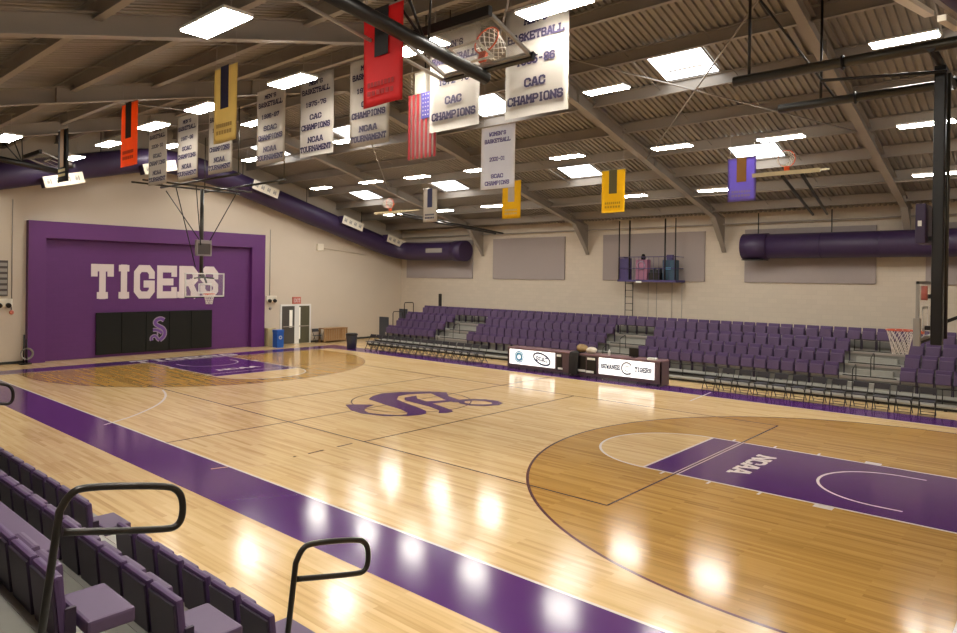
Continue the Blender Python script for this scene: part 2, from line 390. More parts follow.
# skylights
k = 0
for xc in (-14.56, -7.95, -.25, 7.15, 14.56):
    for y0, y1 in ((2.72, 4.5), (8.72, 10.5)):
        for s in ((1,) if True else (1, -1)):
            k += 1; ym = s * (y0 + y1) / 2; t = math.atan(PITCH) * -s
            m = Matrix.Translation((xc, ym, deck(ym) - .03)) @ Matrix.Rotation(t, 4, 'X')
            w = struct(MB().box((-.8, -(y1 - y0) / 2, -.01), (.8, (y1 - y0) / 2, .01), m).build('window_%d' % k, 'sky'))
            mb = MB()
            for ex in (-.82, .82): mb.box((ex - .02, -(y1 - y0) / 2 - .03, -.02), (ex + .02, (y1 - y0) / 2 + .03, .02), m)
            mb.box((-.5, .35, -.06), (.55, .39, -.02), m)
            mb.build('skylight_frame', 'steel', w)

# ------------------------------------------------------------------ court paint (parts of the floor)
FA = [(2.76, -8.08), (2.9, -7.64), (3.78, -6.68), (5.38, -5.44)]
DA = [((3.14, -6.42), (3.14, -6.35)), ((3.14, -6.04), (3.12, -5.61)), ((3.1, -5.23), (3.09, -4.79))]
H, SW = 14.8, 7.74
def fz(z): return lambda x, y: (x, y, z)
def flat(name, m, fn, z):
    mb = MB(); fn(mb, fz(z)); o = mb.build(name, m, floor, None, False); return o
def rect(mb, f, x0, y0, x1, y1): mb.face([f(x0, y0), f(x1, y0), f(x1, y1), f(x0, y1)])
def border(mb, f):
    o = 1.27
    rect(mb, f, -H - o, -SW - o, H + o, -SW); rect(mb, f, -H - o, SW, H + o, SW + o); rect(mb, f, -H - o, -SW, -H, SW); rect(mb, f, H, -SW, H + o, SW)
flat('purple_border', 'purple_floor', border, .0012)
R3, BX = 6.86, H - 1.6
for s in (-1, 1):
    def stain(mb, f):
        pts = [(s * BX + s * -a, b) for a, b in [(R3 * math.cos(t), R3 * math.sin(t)) for t in [(-PI / 2 + PI * i / 96) for i in range(97)]]]
        c = (s * H, 0)
        full = [(s * H, -R3)] + pts + [(s * H, R3)]
        for a, b in zip(full, full[1:]): mb.face([f(*c), f(*a), f(*b)])
    flat('stained_zone', 'amber', stain, .0010)
    def line3(mb, f):
        pts = [(s * H, -R3)] + [(s * (BX - R3 * math.cos(t)), R3 * math.sin(t)) for t in [(-PI / 2 + PI * i / 96) for i in range(97)]] + [(s * H, R3)]
        ribbon(mb, pts, .055, f)
    flat('three_point_line', 'line_floor', line3, .0022)
    xf = s * (H - 5.79)
    def semi(mb, f):
        pts = [(xf - s * 1.83 * math.cos(t), 1.83 * math.sin(t)) for t in [(-PI / 2 + PI * i / 48) for i in range(49)]]
        for a, b in zip(pts, pts[1:]): mb.face([f(xf, 0), f(*a), f(*b)])
    flat('free_throw_circle', 'maple', semi, .0018)
    flat('key_paint', 'purple_floor', lambda mb, f: rect(mb, f, min(xf, s * H), -1.83, max(xf, s * H), 1.83), .0024)
    def kl(mb, f):
        for y in (-1.83, 1.83): rect(mb, f, min(xf, s * H), y - .028, max(xf, s * H), y + .028)
        rect(mb, f, xf - .028, -1.83, xf + .028, 1.83)
        ribbon(mb, [(xf - s * 1.83 * math.cos(t), 1.83 * math.sin(t)) for t in [(-PI / 2 + PI * i / 48) for i in range(49)]], .055, f)
        for d, w in ((5.31, .05), (4.34, .05), (3.38, .05), (2.29, .31)):
            x = s * (H - d)
            for y in (-1, 1):
                ya, yb = y * 1.83, y * (1.83 + (.2 if w < .1 else .2)); rect(mb, f, x - w / 2, min(ya, yb), x + w / 2, max(ya, yb))
        bx = s * (H - 1.6); r = 1.25
        ribbon(mb, [(s * (H - 1.22), -r)] + [(bx - s * r * math.cos(t), r * math.sin(t)) for t in [(-PI / 2 + PI * i / 40) for i in range(41)]] + [(s * (H - 1.22), r)], .055, f)
    flat('key_lines', 'white_floor', kl, .0034)
    def ncaa(mb, f):
        fr = lambda a, b: f(s * (H - 4.18) + s * b, -s * a)
        text(mb, 'NCAA', 1.85, .42, fr, 1.5, 1.7, True, False)
    flat('key_lettering', 'white_floor', ncaa, .0040)
def bound(mb, f):
    w = .05
    for y in (-SW, SW): rect(mb, f, -H, y - w / 2, H, y + w / 2)
    for x in (-H, H): rect(mb, f, x - w / 2, -SW, x + w / 2, SW)
    ribbon(mb, [(6.36, 6.42), (6.15, 8.6)], .06, f); ribbon(mb, [(-4.23, 8.53), (-4.94, 7.24)], .05, f)
flat('faint_arc', 'tan_line', lambda mb, f: ribbon(mb, FA, .05, f), .0026)
def dashes(mb, f):
    for a, b in DA: ribbon(mb, [a, b], .05, f)
flat('dash_mark', 'line_floor', dashes, .0026)
flat('boundary_line', 'white_floor', bound, .0030)
flat('curved_line', 'white_floor', lambda mb, f: ribbon(mb, smooth_path([(-7.35, -4.59), (-6.5, -4.85), (-5.73, -5.22), (-4.97, -5.71), (-4.29, -6.31), (-3.58, -7.07), (-3.3, -7.5), (-3.0, -7.99)]), .07, f), .0032)
def volley(mb, f):
    a, b, t = 9.72, 4.49, .022
    for y in (-b, b): rect(mb, f, -a, y - t, a, y + t)
    for x in (-a, -3.155, 3.155, a): rect(mb, f, x - t, -b, x + t, b)
    rect(mb, f, -t, -SW, t, SW)
    ribbon(mb, arcpts(0, 0, 1.88, 0, 2 * PI, 72), .04, f)
flat('volleyball_line', 'line_floor', volley, .0042)
def keylight(mb, f):
    for x in (-9.72, 9.72): rect(mb, f, x - .026, -1.83, x + .026, 1.83)
flat('key_crossing_line', 'white_floor', lambda mb, f: [rect(mb, f, sx * 9.72 + d - .012, -1.8, sx * 9.72 + d + .012, 1.8) for sx in (-1, 1) for d in (-.04, .04)], .0044)
flat('faint_line', 'tan_line', lambda mb, f: [rect(mb, f, x - .025, -10.4, x + .025, -9.02) for x in (-2.56, -1.26, .95)], .0012)
def logo(mb, f):
    A = [(-.9, -1.91), (-.72, -1.65), (-.28, -1.28), (-.07, -1.8), (.2, -2.07), (.55, -2.21), (.97, -2.1), (1.4, -1.82), (1.48, -1.59), (1.33, -1.41), (.79, -1.2), (.11, -1.09), (-1.1, -.81), (-1.27, -.67), (-1.52, -.31), (-1.7, .25), (-1.47, .85), (-1.1, 1.33), (-.81, 1.64), (-.55, 1.38), (-.65, 1.23), (-.94, .68), (-.89, .24), (-.49, -.19), (.16, -.41), (.96, -.64), (1.52, -.85), (1.8, -1.12), (1.82, -1.39), (1.67, -1.72), (1.23, -2.2), (.5, -2.43), (-.12, -2.32)]
    B = [(-.89, 1.55), (-.33, 1.92), (.26, 1.42), (.88, 1.21), (1.17, 1.23), (1.36, .9), (1.13, .74), (.75, .81), (.19, 1.06)]
    Cc = [(-.56, .2), (-.58, .75), (-.15, .38), (.37, .24), (1.21, .02), (1.96, -.22), (2.17, -.39), (2.16, -.65), (2., -.82), (1.74, -.52), (1.09, -.31), (.36, -.21), (-.2, -.12)]
    D = [(.34, .03), (.82, 1.06), (1.04, .92), (.77, 0)]
    Bo = [(.92, 1.16), (1.12, 1.59), (1.5, 1.85), (1.93, 1.92), (2.32, 1.74), (2.45, 1.37), (2.24, .99), (1.86, .68), (1.37, .73)]
    Bi = [(1.26, 1.1), (1.39, 1.41), (1.69, 1.58), (1.95, 1.58), (2.1, 1.47), (2.15, 1.31), (2.03, 1.11), (1.74, .89), (1.45, .9)]
    from mathutils.geometry import tessellate_polygon
    for pi_, P in enumerate((A, B, Cc, D)):
        for t in tessellate_polygon([[Vector((x, y, 0)) for x, y in P]]):
            mb.face([Vector(f(*P[i])) + Vector((0, 0, .0003 * pi_)) for i in t])
    n = len(Bo)
    for i in range(n): mb.face([Vector(f(*v)) + Vector((0, 0, .0013)) for v in (Bo[i], Bo[(i + 1) % n], Bi[(i + 1) % n], Bi[i])])
flat('center_logo', 'purple_floor', logo, .0050)
flat('baseline_lettering', 'white_floor', lambda mb, f: text(mb, 'TIGERS', 4.9, .85, lambda a, b: f(-15.43 - b, a + .1), 1.5, 2.2, True, False), .0032)
for o in list(floor.children):
    if any(p.normal.z < 0 for p in o.data.polygons):
        for p in o.data.polygons:
            if p.normal.z < 0: p.flip()

# ================================================================== LEFT WALL: painted stage panel, pads, doors
Xp = XW + .32
mb = MB()
mb.box((XW, -5.68, 0), (Xp, -5.01, 6.15)); mb.box((XW, 4.83, 0), (Xp, 5.62, 6.15)); mb.box((XW, -5.01, 5.42), (Xp, 4.83, 6.15))
tr = struct(mb.build('trim_1', 'purple_trim'))
back = MB().box((XW, -5.01, .02), (XW + .05, 4.83, 5.42)).build('painted_wall_panel', 'purple_wall', tr)
mb = MB(); text(mb, 'TIGERS', 6.15, 1.62, lambda a, b: (XW + .056, a - .05, b + 3.53), 1.6, 2.25)
lt = mb.build('wall_lettering', 'letter', tr, None, False)
pads = thing('wall_padding', 'row of black wall pads with a purple letter emblem on the purple end wall', 'wall pad', (XW + .05, -.12, .14))
for i in range(5):
    y0 = -2.8 + i * 1.12
    MB().box((0.002, y0 + .008, 0), (.10, y0 + 1.112, 1.95), bev=.02).build('pad', 'pad', pads)
SP = [(.55, .78), (.30, .92), (-.02, .80), (-.10, .55), (.15, .38), (.48, .22), (.62, -.05), (.55, -.38), (.25, -.62)]
S2 = [(-.22, .12), (.02, .12), (.25, .02), (.42, -.12)]; S3 = [(-.30, -.62), (-.34, -.42), (-.15, -.28), (.02, -.34), (.10, -.52), (.25, -.62)]
for nm, m_, dw, x in (('emblem_outline', 'greyout', .13, .104), ('emblem', 'emblem', 0, .108)):
    mb = MB(); fr = lambda a, b: (x, a * .7 - .08, b * .7 + .96)
    ribbon(mb, smooth_path(SP), .19 + dw, fr); ribbon(mb, smooth_path(S2), .15 + dw, fr); ribbon(mb, smooth_path(S3), .12 + dw, fr)
    if dw: ribbon(mb, [(.1, -.3), (.1, .4)], .1, fr)
    mb.build(nm, m_, pads)
# double door
d1 = MB()
d1.box((XW, 6.78, 0), (XW + .06, 6.88, 2.28)); d1.box((XW, 8.74, 0), (XW + .06, 8.84, 2.28)); d1.box((XW, 6.88, 2.18), (XW + .06, 8.74, 2.28)); d1.box((XW, 7.72, 0), (XW + .06, 8.02, 2.18))
dr = struct(d1.build('door_1', 'white'))
MB().box((XW, 6.88, .02), (XW + .04, 7.72, 2.18)).build('door_leaf', 'doordark', dr)
MB().box((XW + .04, 7.38, .95), (XW + .05, 7.58, 1.95)).build('door_window', 'glow', dr)
MB().box((XW + .04, 6.95, .98), (XW + .10, 7.66, 1.03)).build('push_bar', 'lightsteel', dr)
MB().box((XW, 8.02, .02), (XW + .03, 8.74, 2.18)).build('door_leaf', 'doorgreen', dr)
MB().box((XW + .03, 8.03, .25), (XW + .038, 8.12, 2.1)).build('door_window', 'glow', dr)
MB().box((XW + .03, 8.05, .98), (XW + .09, 8.68, 1.03)).build('push_bar', 'lightsteel', dr)
# small wall fittings
e = thing('exit_sign', 'small red and white exit sign on the wall above the double door', 'sign', (XW, 7.85, 2.5))
MB().box((.0, -.27, -.2), (.07, .27, .2)).build('housing', 'exitred', e)
mb = MB(); text(mb, 'EXIT'.replace('X', 'X'), .4, .2, lambda a, b: (.074, a, b)); 
G['X'] = ([[(0, 0), (4, 6)], [(0, 6), (4, 0)]], []); text(mb, 'EXIT', .42, .22, lambda a, b: (.074, a, b)); mb.build('lettering', 'letter', e)
def emergency(y, z, label):
    t = thing('emergency_light', label, 'emergency light', (XW, y, z))
    MB().box((0, -.32, -.18), (.10, .32, .16), bev=.02).build('housing', 'grille', t)
    for q in (-.16, .16):
        MB().tube([(.10, q, -.1), (.2, q, -.13)], .1, 12).build('lamp_head', 'black', t)
emergency(6.2, 2.62, 'emergency light with two black lamp heads left of the exit sign')
emergency(-6.5, 2.62, 'emergency light with two black lamp heads below the dark wall board')
t = thing('wall_board', 'dark slotted board of name plates on the wall left of the purple panel', 'board', (XW, -6.75, 2.9))
MB().box((0, -.4, 0), (.05, .4, 1.5)).build('back', 'clockface', t)
mb = MB()
for i in range(6): mb.box((.05, -.37, .06 + i * .24), (.075, .37, .2 + i * .24))
mb.build('name_plates', 'blinkgrey', t)
t = tag(MB().lathe([(.09, 0), (.09, .05), (.04, .07)], 14).build('alarm_button', 'exitred', None, (XW, -6.2, 2.2)), 'round brown alarm button below the left emergency light', 'button'); t.rotation_euler = (0, PI / 2, 0)
t = tag(MB().lathe([(.08, 0), (.08, .05), (.05, .07)], 14).build('thermostat', 'blinkgrey', None, (XW, 6.15, 2.08)), 'round grey thermostat on the wall left of the double door', 'thermostat'); t.rotation_euler = (0, PI / 2, 0)
t = thing('junction_box', 'white junction box with conduit high on the wall right of the double door', 'junction box', (XW + .01, 9.4, 5.65))
MB().box((0, -.22, -.2), (.14, .22, .2), bev=.02).build('box', 'grille', t); MB().tube([(.05, .22, -.05), (.05, 3.4, -.3)], .025, 8).build('conduit', 'wall_pl', t)
t = tag(MB().tube([(XW + .03, 6.1, 2.8), (XW + .03, 6.1, 6.5)], .015, 6).build('conduit', 'blinkgrey'), 'thin conduit running up from the emergency light beside the exit sign', 'conduit')
t = tag(MB().tube([(XW + .03, -6.2, 2.3), (XW + .03, -6.2, 7.0)], .015, 6).build('conduit', 'blinkgrey'), 'thin conduit running up the wall above the round brown button', 'conduit')
t = thing('net_cart', 'bundle of dark poles with cables leaning by the left edge of purple panel', 'poles', (XW + .42, -5.85, 0))
MB().tube([(0, 0, .02), (-.1, .05, 1.25)], .035, 8).build('pole', 'black', t); MB().tube([(.12, .1, .02), (-.05, .12, 1.05)], .03, 8).build('pole', 'black', t)
mb = MB()
for a in range(4): mb.torus((.05 + a * .02, .1, .45), .2 + a * .015, .012, 18, 6, Matrix.Rotation(PI / 2, 3, 'Y'))
mb.build('cable_coil', 'blinkgrey', t)
MB().box((-.15, -.15, 0), (.22, .25, .06)).build('base', 'black', t)
# blue bin, grey bin, tan screen, bench, chair
t = thing('tan_cabinet', 'low beige cabinet against the wall right of the purple panel', 'cabinet', (XW + .3, 5.98, 0))
MB().box((-.26, -.24, 0), (.2, .24, 1.0), bev=.01).build('body', 'tan', t); MB().box((.2, -.2, .08), (.215, .2, .92)).build('door', 'tan', t); MB().box((.215, .12, .5), (.24, .15, .62)).build('handle', 'black', t)
t = thing('recycling_bin', 'tall blue recycling bin with a white symbol beside the beige cabinet', 'bin', (-16.95, 5.9, 0))
MB().prism([(-.22, -.2), (.22, -.2), (.22, .2), (-.22, .2)], 0, .8, 'z').build('body', 'blue', t)
MB().box((-.24, -.22, .8), (.24, .22, .97), bev=.03).build('lid', 'blue', t); MB().torus((.225, 0, .55), .08, .02, 16, 6, Matrix.Rotation(PI / 2, 3, 'Y')).build('symbol', 'white', t)
t = thing('trash_can', 'round dark grey trash can at the left end of folding chairs', 'bin', (-13.67, 8.35, 0))
MB().lathe([(.24, 0), (.3, .72), (.3, .75)], 20).build('body', 'darkgrey', t); MB().lathe([(.33, .75), (.33, .82), (.26, .86)], 20).build('lid', 'black', t)
t = thing('wooden_bench_table', 'wooden table with slatted sides against the end wall', 'table', (-17.6, 10.05, 0))
MB().box((-.3, -.85, .80), (.3, .85, .86), bev=.01).build('tabletop', 'woodtan', t)
for x in (-.25, .25):
    for y in (-.8, .8): MB().box((x - .04, y - .04, 0), (x + .04, y + .04, .8)).build('leg', 'woodtan', t)
MB().box((-.24, -.76, .1), (.24, .76, .15)).build('shelf', 'woodtan', t)
mb = MB()
for i in range(9): mb.box((.20, -.74 + i * .166, .15), (.22, -.60 + i * .166, .8))
mb.build('slats', 'woodtan', t)

# ================================================================== folding chairs
def folding_chair(label, group, seatm='seatgrey'):
    t = thing('folding_chair', label, 'chair', (0, 0, 0), 0, group)            # faces -y
    for s in (-1, 1):
        MB().tube([(s * .21, -.24, 0), (s * .21, .20, .82)], .015, 6).build('front_leg', 'black', t)
        MB().tube([(s * .19, .22, 0), (s * .19, -.15, .45)], .015, 6).build('rear_leg', 'black', t)
    MB().box((-.2, -.22, .43), (.2, .16, .46), bev=.01).build('seat', seatm, t)
    MB().box((-.21, .13, .64), (.21, .17, .82), Matrix.Translation((0, .02, 0)), bev=.012).build('backrest', 'seatgrey', t)
    mb = MB(); mb.tube([(-.19, .18, .09), (.19, .18, .09)], .009, 6); mb.build('stretcher', 'black', t); mb = MB(); mb.tube([(-.21, -.2, .07), (.21, -.2, .07)], .009, 6); mb.build('stretcher', 'black', t)
    return t
f0 = folding_chair('black folding chair, first from the left in the row beside the trash can', 'folding chairs in front of the left bleacher section')
nl = 17
for i in range(nl):
    x = -12.75 + i * .495; loc = (x, 8.92 + .01 * math.sin(i * 2), 0)
    if i == 0: f0.location = loc
    else: dup(f0, loc, None, 'black folding chair, %s from the left in the row right of the trash can' % ordn(i + 1))
for i in range(12):
    dup(f0, (5.9 + i * .6, 9.15, 0), .03 * math.sin(i * 3), 'black folding chair, %s from the left in the row right of the scorer table' % ordn(i + 1), 'folding chairs right of the scorer table')
dup(f0, (-17.75, 8.98, 0), PI / 2, 'black folding chair alone against the end wall beside the wooden table', 'lone chair')

# ================================================================== bleachers and seats
def seat_proto(up):
    t = thing('stadium_seat', 'seat', 'seat')                                   # faces -y, origin on tread under the backrest
    MB().box((-.225, .0, .36), (.225, .06, .83), Matrix.Translation((0, -.0, 0)) @ Matrix.Rotation(-.10, 4, 'X'), bev=.025).build('backrest', 'seat', t)
    MB().box((-.212, .058, .37), (.212, .078, .795), Matrix.Rotation(-.10, 4, 'X'), bev=.006).build('back_shell', 'seatdark', t)
    if up: MB().box((-.215, -.12, .36), (.215, -.04, .70), Matrix.Rotation(-.06, 4, 'X'), bev=.03).build('seat_pad', 'seatpad', t)
    else: MB().box((-.35, -.32, .42), (.2, -.02, .52), bev=.02).build('seat_pad', 'seatpad', t)
    for s in (-1, 1):
        MB().box((s * .225 - .014, .01, 0), (s * .225 + .014, .075, .60)).build('bracket', 'seatdark', t)
    return t
SUP, SDN = seat_proto(True), seat_proto(False)
used = {0: False, 1: False}
def put_seat(loc, rz, label, group, down=False):
    p = SDN if down else SUP
    if not used[down]:
        used[down] = True; p.location = loc; p.rotation_euler = (0, 0, rz); return tag(p, label, None, group)
    return dup(p, loc, rz, label, group)
RUN = .77
FY = [11.65 + RUN * k for k in range(4)]; FTOP = [1.12 + .375 * k for k in range(4)]
far_tread = [z - .83 for z in FTOP]
fb = thing('bleacher', 'far telescopic bleacher of grey treads carrying purple seats along the long wall', 'bleacher', (0, 13, 0))
def loc_far(y): return y - 13
X0, X1 = -14.85, 15.5
for k in range(4):
    y1 = FY[k] + .10; y0 = y1 - RUN; z = far_tread[k]
    mb = MB().box((X0, loc_far(y0), z - .06), (X1, loc_far(y1), z)); mb.build('tread', 'deckgrey', fb)
    zb = 0.04 if k == 0 else far_tread[k - 1] + .0
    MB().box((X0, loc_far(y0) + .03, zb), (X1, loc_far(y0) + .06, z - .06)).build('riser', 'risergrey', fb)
    MB().box((X0, loc_far(y0) - .012, z - .09), (X1, loc_far(y0) + .03, z - .02)).build('nosing', 'black' if k == 0 else 'lightsteel', fb)
y0 = FY[3] + .1
MB().box((X0, loc_far(y0), far_tread[3] - .06), (X1, loc_far(14.6), far_tread[3])).build('tread', 'deckgrey', fb)
MB().box((X0, loc_far(14.58), 0), (X1, loc_far(14.62), far_tread[3] + .3)).build('back_panel', 'risergrey', fb)
mb = MB()
for x in (X0, X1): 
    for k in range(4): mb.box((x - .02, loc_far(FY[k] + .1 - RUN), 0), (x + .02, loc_far(14.6), far_tread[k] - .06))
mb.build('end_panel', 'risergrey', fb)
mb = MB().box((X0, loc_far(10.99), 0), (X1, loc_far(11.02), .06)); mb.build('toe_board', 'black', fb)
# low front step with rails
MB().box((X0, loc_far(10.35), .10), (X1, loc_far(10.86), .15)).build('front_step', 'deckgrey', fb)
MB().box((X0, loc_far(10.36), .03), (X1, loc_far(10.40), .10)).build('step_skirt', 'black', fb)
mb = MB()
xx = X0 + .2
while xx < X1:
    mb.box((xx - .04, loc_far(10.4), 0), (xx + .04, loc_far(10.8), .10)); xx += 1.83
mb.build('step_support', 'black', fb)
mb = MB(); mb.tube([(-4.5, loc_far(10.85), .62), (X1, loc_far(10.85), .62)], .018, 8)
for i in range(15): mb.tube([(-4.5 + i * 1.43, loc_far(10.85), .15), (-4.5 + i * 1.43, loc_far(10.85), .62)], .016, 8)
mb.build('front_rail', 'rail', fb)
segs = [(-14.6, -10.45), (-8.25, -.3), (1.62, 9.5), (11.35, 15.3)]
aisles = [(-10.45, -8.25), (-.3, 1.62), (9.5, 11.35)]
for ai, (a, b) in enumerate(aisles):                                             # half steps and rails in each aisle
    for k in range(3):
        MB().box((a + .25, loc_far(FY[k] - .12), far_tread[k]), (b - .3, loc_far(FY[k] + .10), far_tread[k] + .19)).build('aisle_step', 'deckgrey', fb)
    for k in range(1, 4):
        y = loc_far(FY[k] + .1 - RUN + .04); z = far_tread[k]
        MB().beam((a + .1, y, z + .015), (b - .1, y, z + .015), .04, .04).build('step_edge', 'black', fb)
    y = loc_far(FY[3] - .5); z = far_tread[3]
    mb = MB().tube([(a + .1, y, z + .42), (b - .1, y, z + .42)], .016, 8)
    for x in (a + .1, (a + b) / 2, b - .1): mb.tube([(x, y, z - .05), (x, y, z + .42)], .016, 8)
    mb.build('guard_rail', 'rail', fb)
    for x, k in ((a + .55, 0), (a + .95, 1)):
        y = loc_far(FY[k] - .5); z = far_tread[k]
        MB().tube([(x, y, z), (x, y, z + .62), (x, y + .05, z + .68), (x, y + .45, z + .80), (x, y + .50, z + .72), (x, y + .50, z + .2)], .016, 8).build('handrail', 'rail', fb)
# end rails at the left and dark end boards
for y, z0, h in ((12.6, far_tread[1], 1.2), (13.5, far_tread[2], 1.35)):
    q = loc_far(y); MB().tube([(X0 + .1, q - .35, z0), (X0 + .1, q - .35, z0 + h - .1), (X0 + .1, q - .3, z0 + h), (X0 + .1, q + .35, z0 + h), (X0 + .1, q + .4, z0 + h - .1), (X0 + .1, q + .4, z0)], .025, 8).build('end_rail', 'rail', fb)
for k in range(4):
    row = ['lowest', 'second', 'third', 'top'][k]
    if k == 3:
        n = int((15.3 + 13.95) / .493)
        for i in range(n):
            put_seat((-13.7 + i * .493, FY[3], far_tread[3]), 0, 'purple seat, %s from the left in the top row of far bleachers' % ordn(i + 1), 'seats in the top row of the far bleachers')
        continue
    for si, (a, b) in enumerate(segs):
        n = int((b - a) / .493 + .1)
        sec = ['leftmost section', 'second section', 'third section', 'rightmost section'][si]
        for i in range(n):
            put_seat((a + .25 + i * .493, FY[k], far_tread[k]), 0, 'purple seat, %s from left in %s row, %s of far bleachers' % (ordn(i + 1), row, sec), 'seats in the %s row of the far bleachers' % row)
# dark boards standing at the left end
for (x, y, z, w, h, lab) in ((-15.15, 11.9, 0, .8, 1.55, 'tall dark board standing at the left end of the far bleachers'), (-15.0, 13.3, 0, .7, 2.0, 'dark board behind the first one at the left bleacher end')):
    t = thing('divider_board', lab, 'board', (x, y, z)); MB().box((-w / 2, -.03, .05), (w / 2, .03, h), bev=.01).build('panel', 'darkgrey', t)
    mb = MB(); mb.box((-w / 2 + .05, -.2, 0), (-w / 2 + .12, .2, .05)); mb.box((w / 2 - .12, -.2, 0), (w / 2 - .05, .2, .05)); mb.build('foot', 'black', t)
t = tag(MB().box((-.08, -.06, 0), (.08, .06, 2.95)).build('post', 'black', None, (-13.35, 14.8, 0)), 'dark post rising behind the top left seats of the far bleachers', 'post')

# near bleacher
NY = [-11.65 - RUN * k for k in range(4)]; NTOP = [1.15 + .40 * k for k in range(4)]
near_tread = [z - .83 for z in NTOP] + [1.92, 2.32]
nb = thing('bleacher', 'near telescopic bleacher of grey treads in the left foreground', 'bleacher', (6, -13, 0))
def ln(x, y): return (x - 6, y + 13)
NX0, NX1 = -3.5, 17.0
for k in range(6):
    yb = -11.65 - RUN * k; y0 = yb - .10; y1 = y0 + RUN; z = near_tread[k]
    a = ln(NX0, y0); b = ln(NX1, y1)
    MB().box((a[0], a[1], z - .06), (b[0], b[1], z)).build('tread', 'deckgrey', nb)
    zb = .04 if k == 0 else near_tread[k - 1]
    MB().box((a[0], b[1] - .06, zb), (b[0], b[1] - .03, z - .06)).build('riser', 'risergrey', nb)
    MB().box((a[0], b[1] - .07, z - .05), (b[0], b[1] + .012, z + .006)).build('nosing', 'risergrey', nb)
    mb = MB()
    for q in (.18, .36, .54): mb.box((a[0], a[1] + q, z), (b[0], a[1] + q + .02, z + .006))
    mb.build('tread_rib', 'lightsteel', nb)
    if k < 3:
        MB().box((ln(11.2, 0)[0], a[1] - .0, z), (ln(12.2, 0)[0], a[1] + .33, z + .2)).build('aisle_step', 'deckgrey', nb)
mb = MB()
for x in (NX0, NX1):
    for k in range(6): mb.box((x - 6 - .02, -RUN * (k + 1) - .0 + 1.35 + .5, 0) if False else (x - 6 - .02, -11.65 - RUN * k - .1 + 13, 0), (x - 6 + .02, -11.65 - RUN * k - .1 + RUN + 13, near_tread[k] - .06))
mb.build('end_panel', 'risergrey', nb)
RW = ['front', 'second', 'third', 'fourth']
rows = [[(10.68 - .53 * i, i == 0) for i in range(6)] + [(6.72 - .53 * i, i == 0) for i in range(13)],
        [(10.70 - .495 * i, i == 0) for i in range(18)],
        [(10.65 - .495 * i, i == 0 or i > 2) for i in range(13)],
        [(10.35 - .495 * i, True) for i in range(8)]]
for k in range(4):
    for i, (x, dn) in enumerate(rows[k]):
        put_seat((x, NY[k], near_tread[k]), PI, 'purple seat, %s from the right in the %s row of near bleachers' % (ordn(i + 1), RW[k]), 'seats in the %s row of the near bleachers' % RW[k], dn)
# near aisle handrails: looped tubes
def loop_rail(x, ypost, zfoot, ztop, length, drop, label):
    t = thing('handrail', label, 'handrail', (x, ypost, zfoot)); h = ztop - zfoot; r = .07; s = drop / length
    def P(d, dz): return (0, d, h + dz - s * d)
    pts = [(0, -.15, 0), (0, -.015, h - .12), (0, .03, h - .04), (0, .10, h - .01)] + [P(length - .10, .02), P(length - .03, -.01), P(length, -.07), P(length, -.17), P(length - .03, -.23), P(length - .1, -.25), P(0.0, -.24)]
    MB().tube(pts[:2] + smooth_path3(pts[1:5]) + [], .021, 12).build('post', 'rail', t) if False else None
    MB().tube([pts[0]] + smooth_path3(pts[1:]), .021, 12).build('rail', 'rail', t)
    MB().lathe([(.05, 0), (.05, .03), (.028, .06)], 12, (0, -.15, 0)).build('base_flange', 'black', t)
def smooth_path3(p, it=2):
    p = [Vector(q) for q in p]
    for _ in range(it):
        q = [p[0]]
        for a, b in zip(p, p[1:]): q += [a * .75 + b * .25, a * .25 + b * .75]
        p = q + [p[-1]]
    return p
loop_rail(11.6, -13.51, 1.52, 2.71, .67, .15, 'black looped aisle handrail nearest the camera, in front of the third row')
loop_rail(11.6, -12.0, .72, 1.965, .65, .15, 'black looped aisle handrail by the last seat of the front row')
loop_rail(5.1, -12.75, 1.12, 2.52, .67, .15, 'black looped handrail cut off at the left edge, beyond the front seats')

# ================================================================== scorer's tables
def sign_frame(y): return lambda a, b: (a, y, b)
def table(name, label, x0, x1, y, px0, px1):
    t = thing(name, label, 'scorer table', ((x0 + x1) / 2, y + .35, 0)); w = (x1 - x0) / 2
    MB().box((-w, -.35, .90), (w, .35, .95), bev=.01).build('tabletop', 'tabletop', t)
    MB().box((-w, -.33, .10), (w, -.27, .90)).build('front_panel', 'tableface', t)
    for s in (-1, 1): MB().box((s * w - .04 if s > 0 else -w, -.33, .03), (w if s > 0 else -w + .04, .33, .90)).build('side_panel', 'tableface', t)
    cx = (x0 + x1) / 2
    MB().box((px0 - cx, -.365, .24), (px1 - cx, -.33, .87)).build('lit_panel', 'screen', t)
    return t, cx
t, cx = table('scorer_table', 'left scorer table with lit white panel of two round logos', -2.86, .42, 8.36, -2.72, -.35)
mb = MB(); f = lambda a, b: (a - cx, -.368, b)
ribbon(mb, arcpts(-2.2, .56, .23, 0, 2 * PI, 32), .05, f); ribbon(mb, arcpts(-2.2, .56, .14, 0, 2 * PI, 24), .10, f); mb.build('round_logo', 'sign_blue', t)
mb = MB(); ribbon(mb, [(-1.0 + .42 * math.cos(a), .56 + .22 * math.sin(a) - .1 * math.cos(a)) for a in [2 * PI * i / 36 for i in range(37)]], .075, f)
text(mb, 'SCAC', .58, .2, lambda a, b: f(a - 1.0, b + .56 - .1 * a), 1.5, 2); mb.build('oval_logo', 'sign_navy', t, None, False)
for lo, hi in ((-.22, .02), (.10, .34)):
    pass
MB().box((-.27 - cx, -.36, .2), (.0 - cx, -.33, .86), bev=.005).build('speaker_panel', 'black', t)
MB().box((-.25 - cx, -.37, .74), (-.02 - cx, -.36, .84)).build('white_strip', 'lens', t); MB().box((-.18 - cx, -.37, .22), (.05 - cx, -.36, .30)).build('white_strip', 'lens', t)
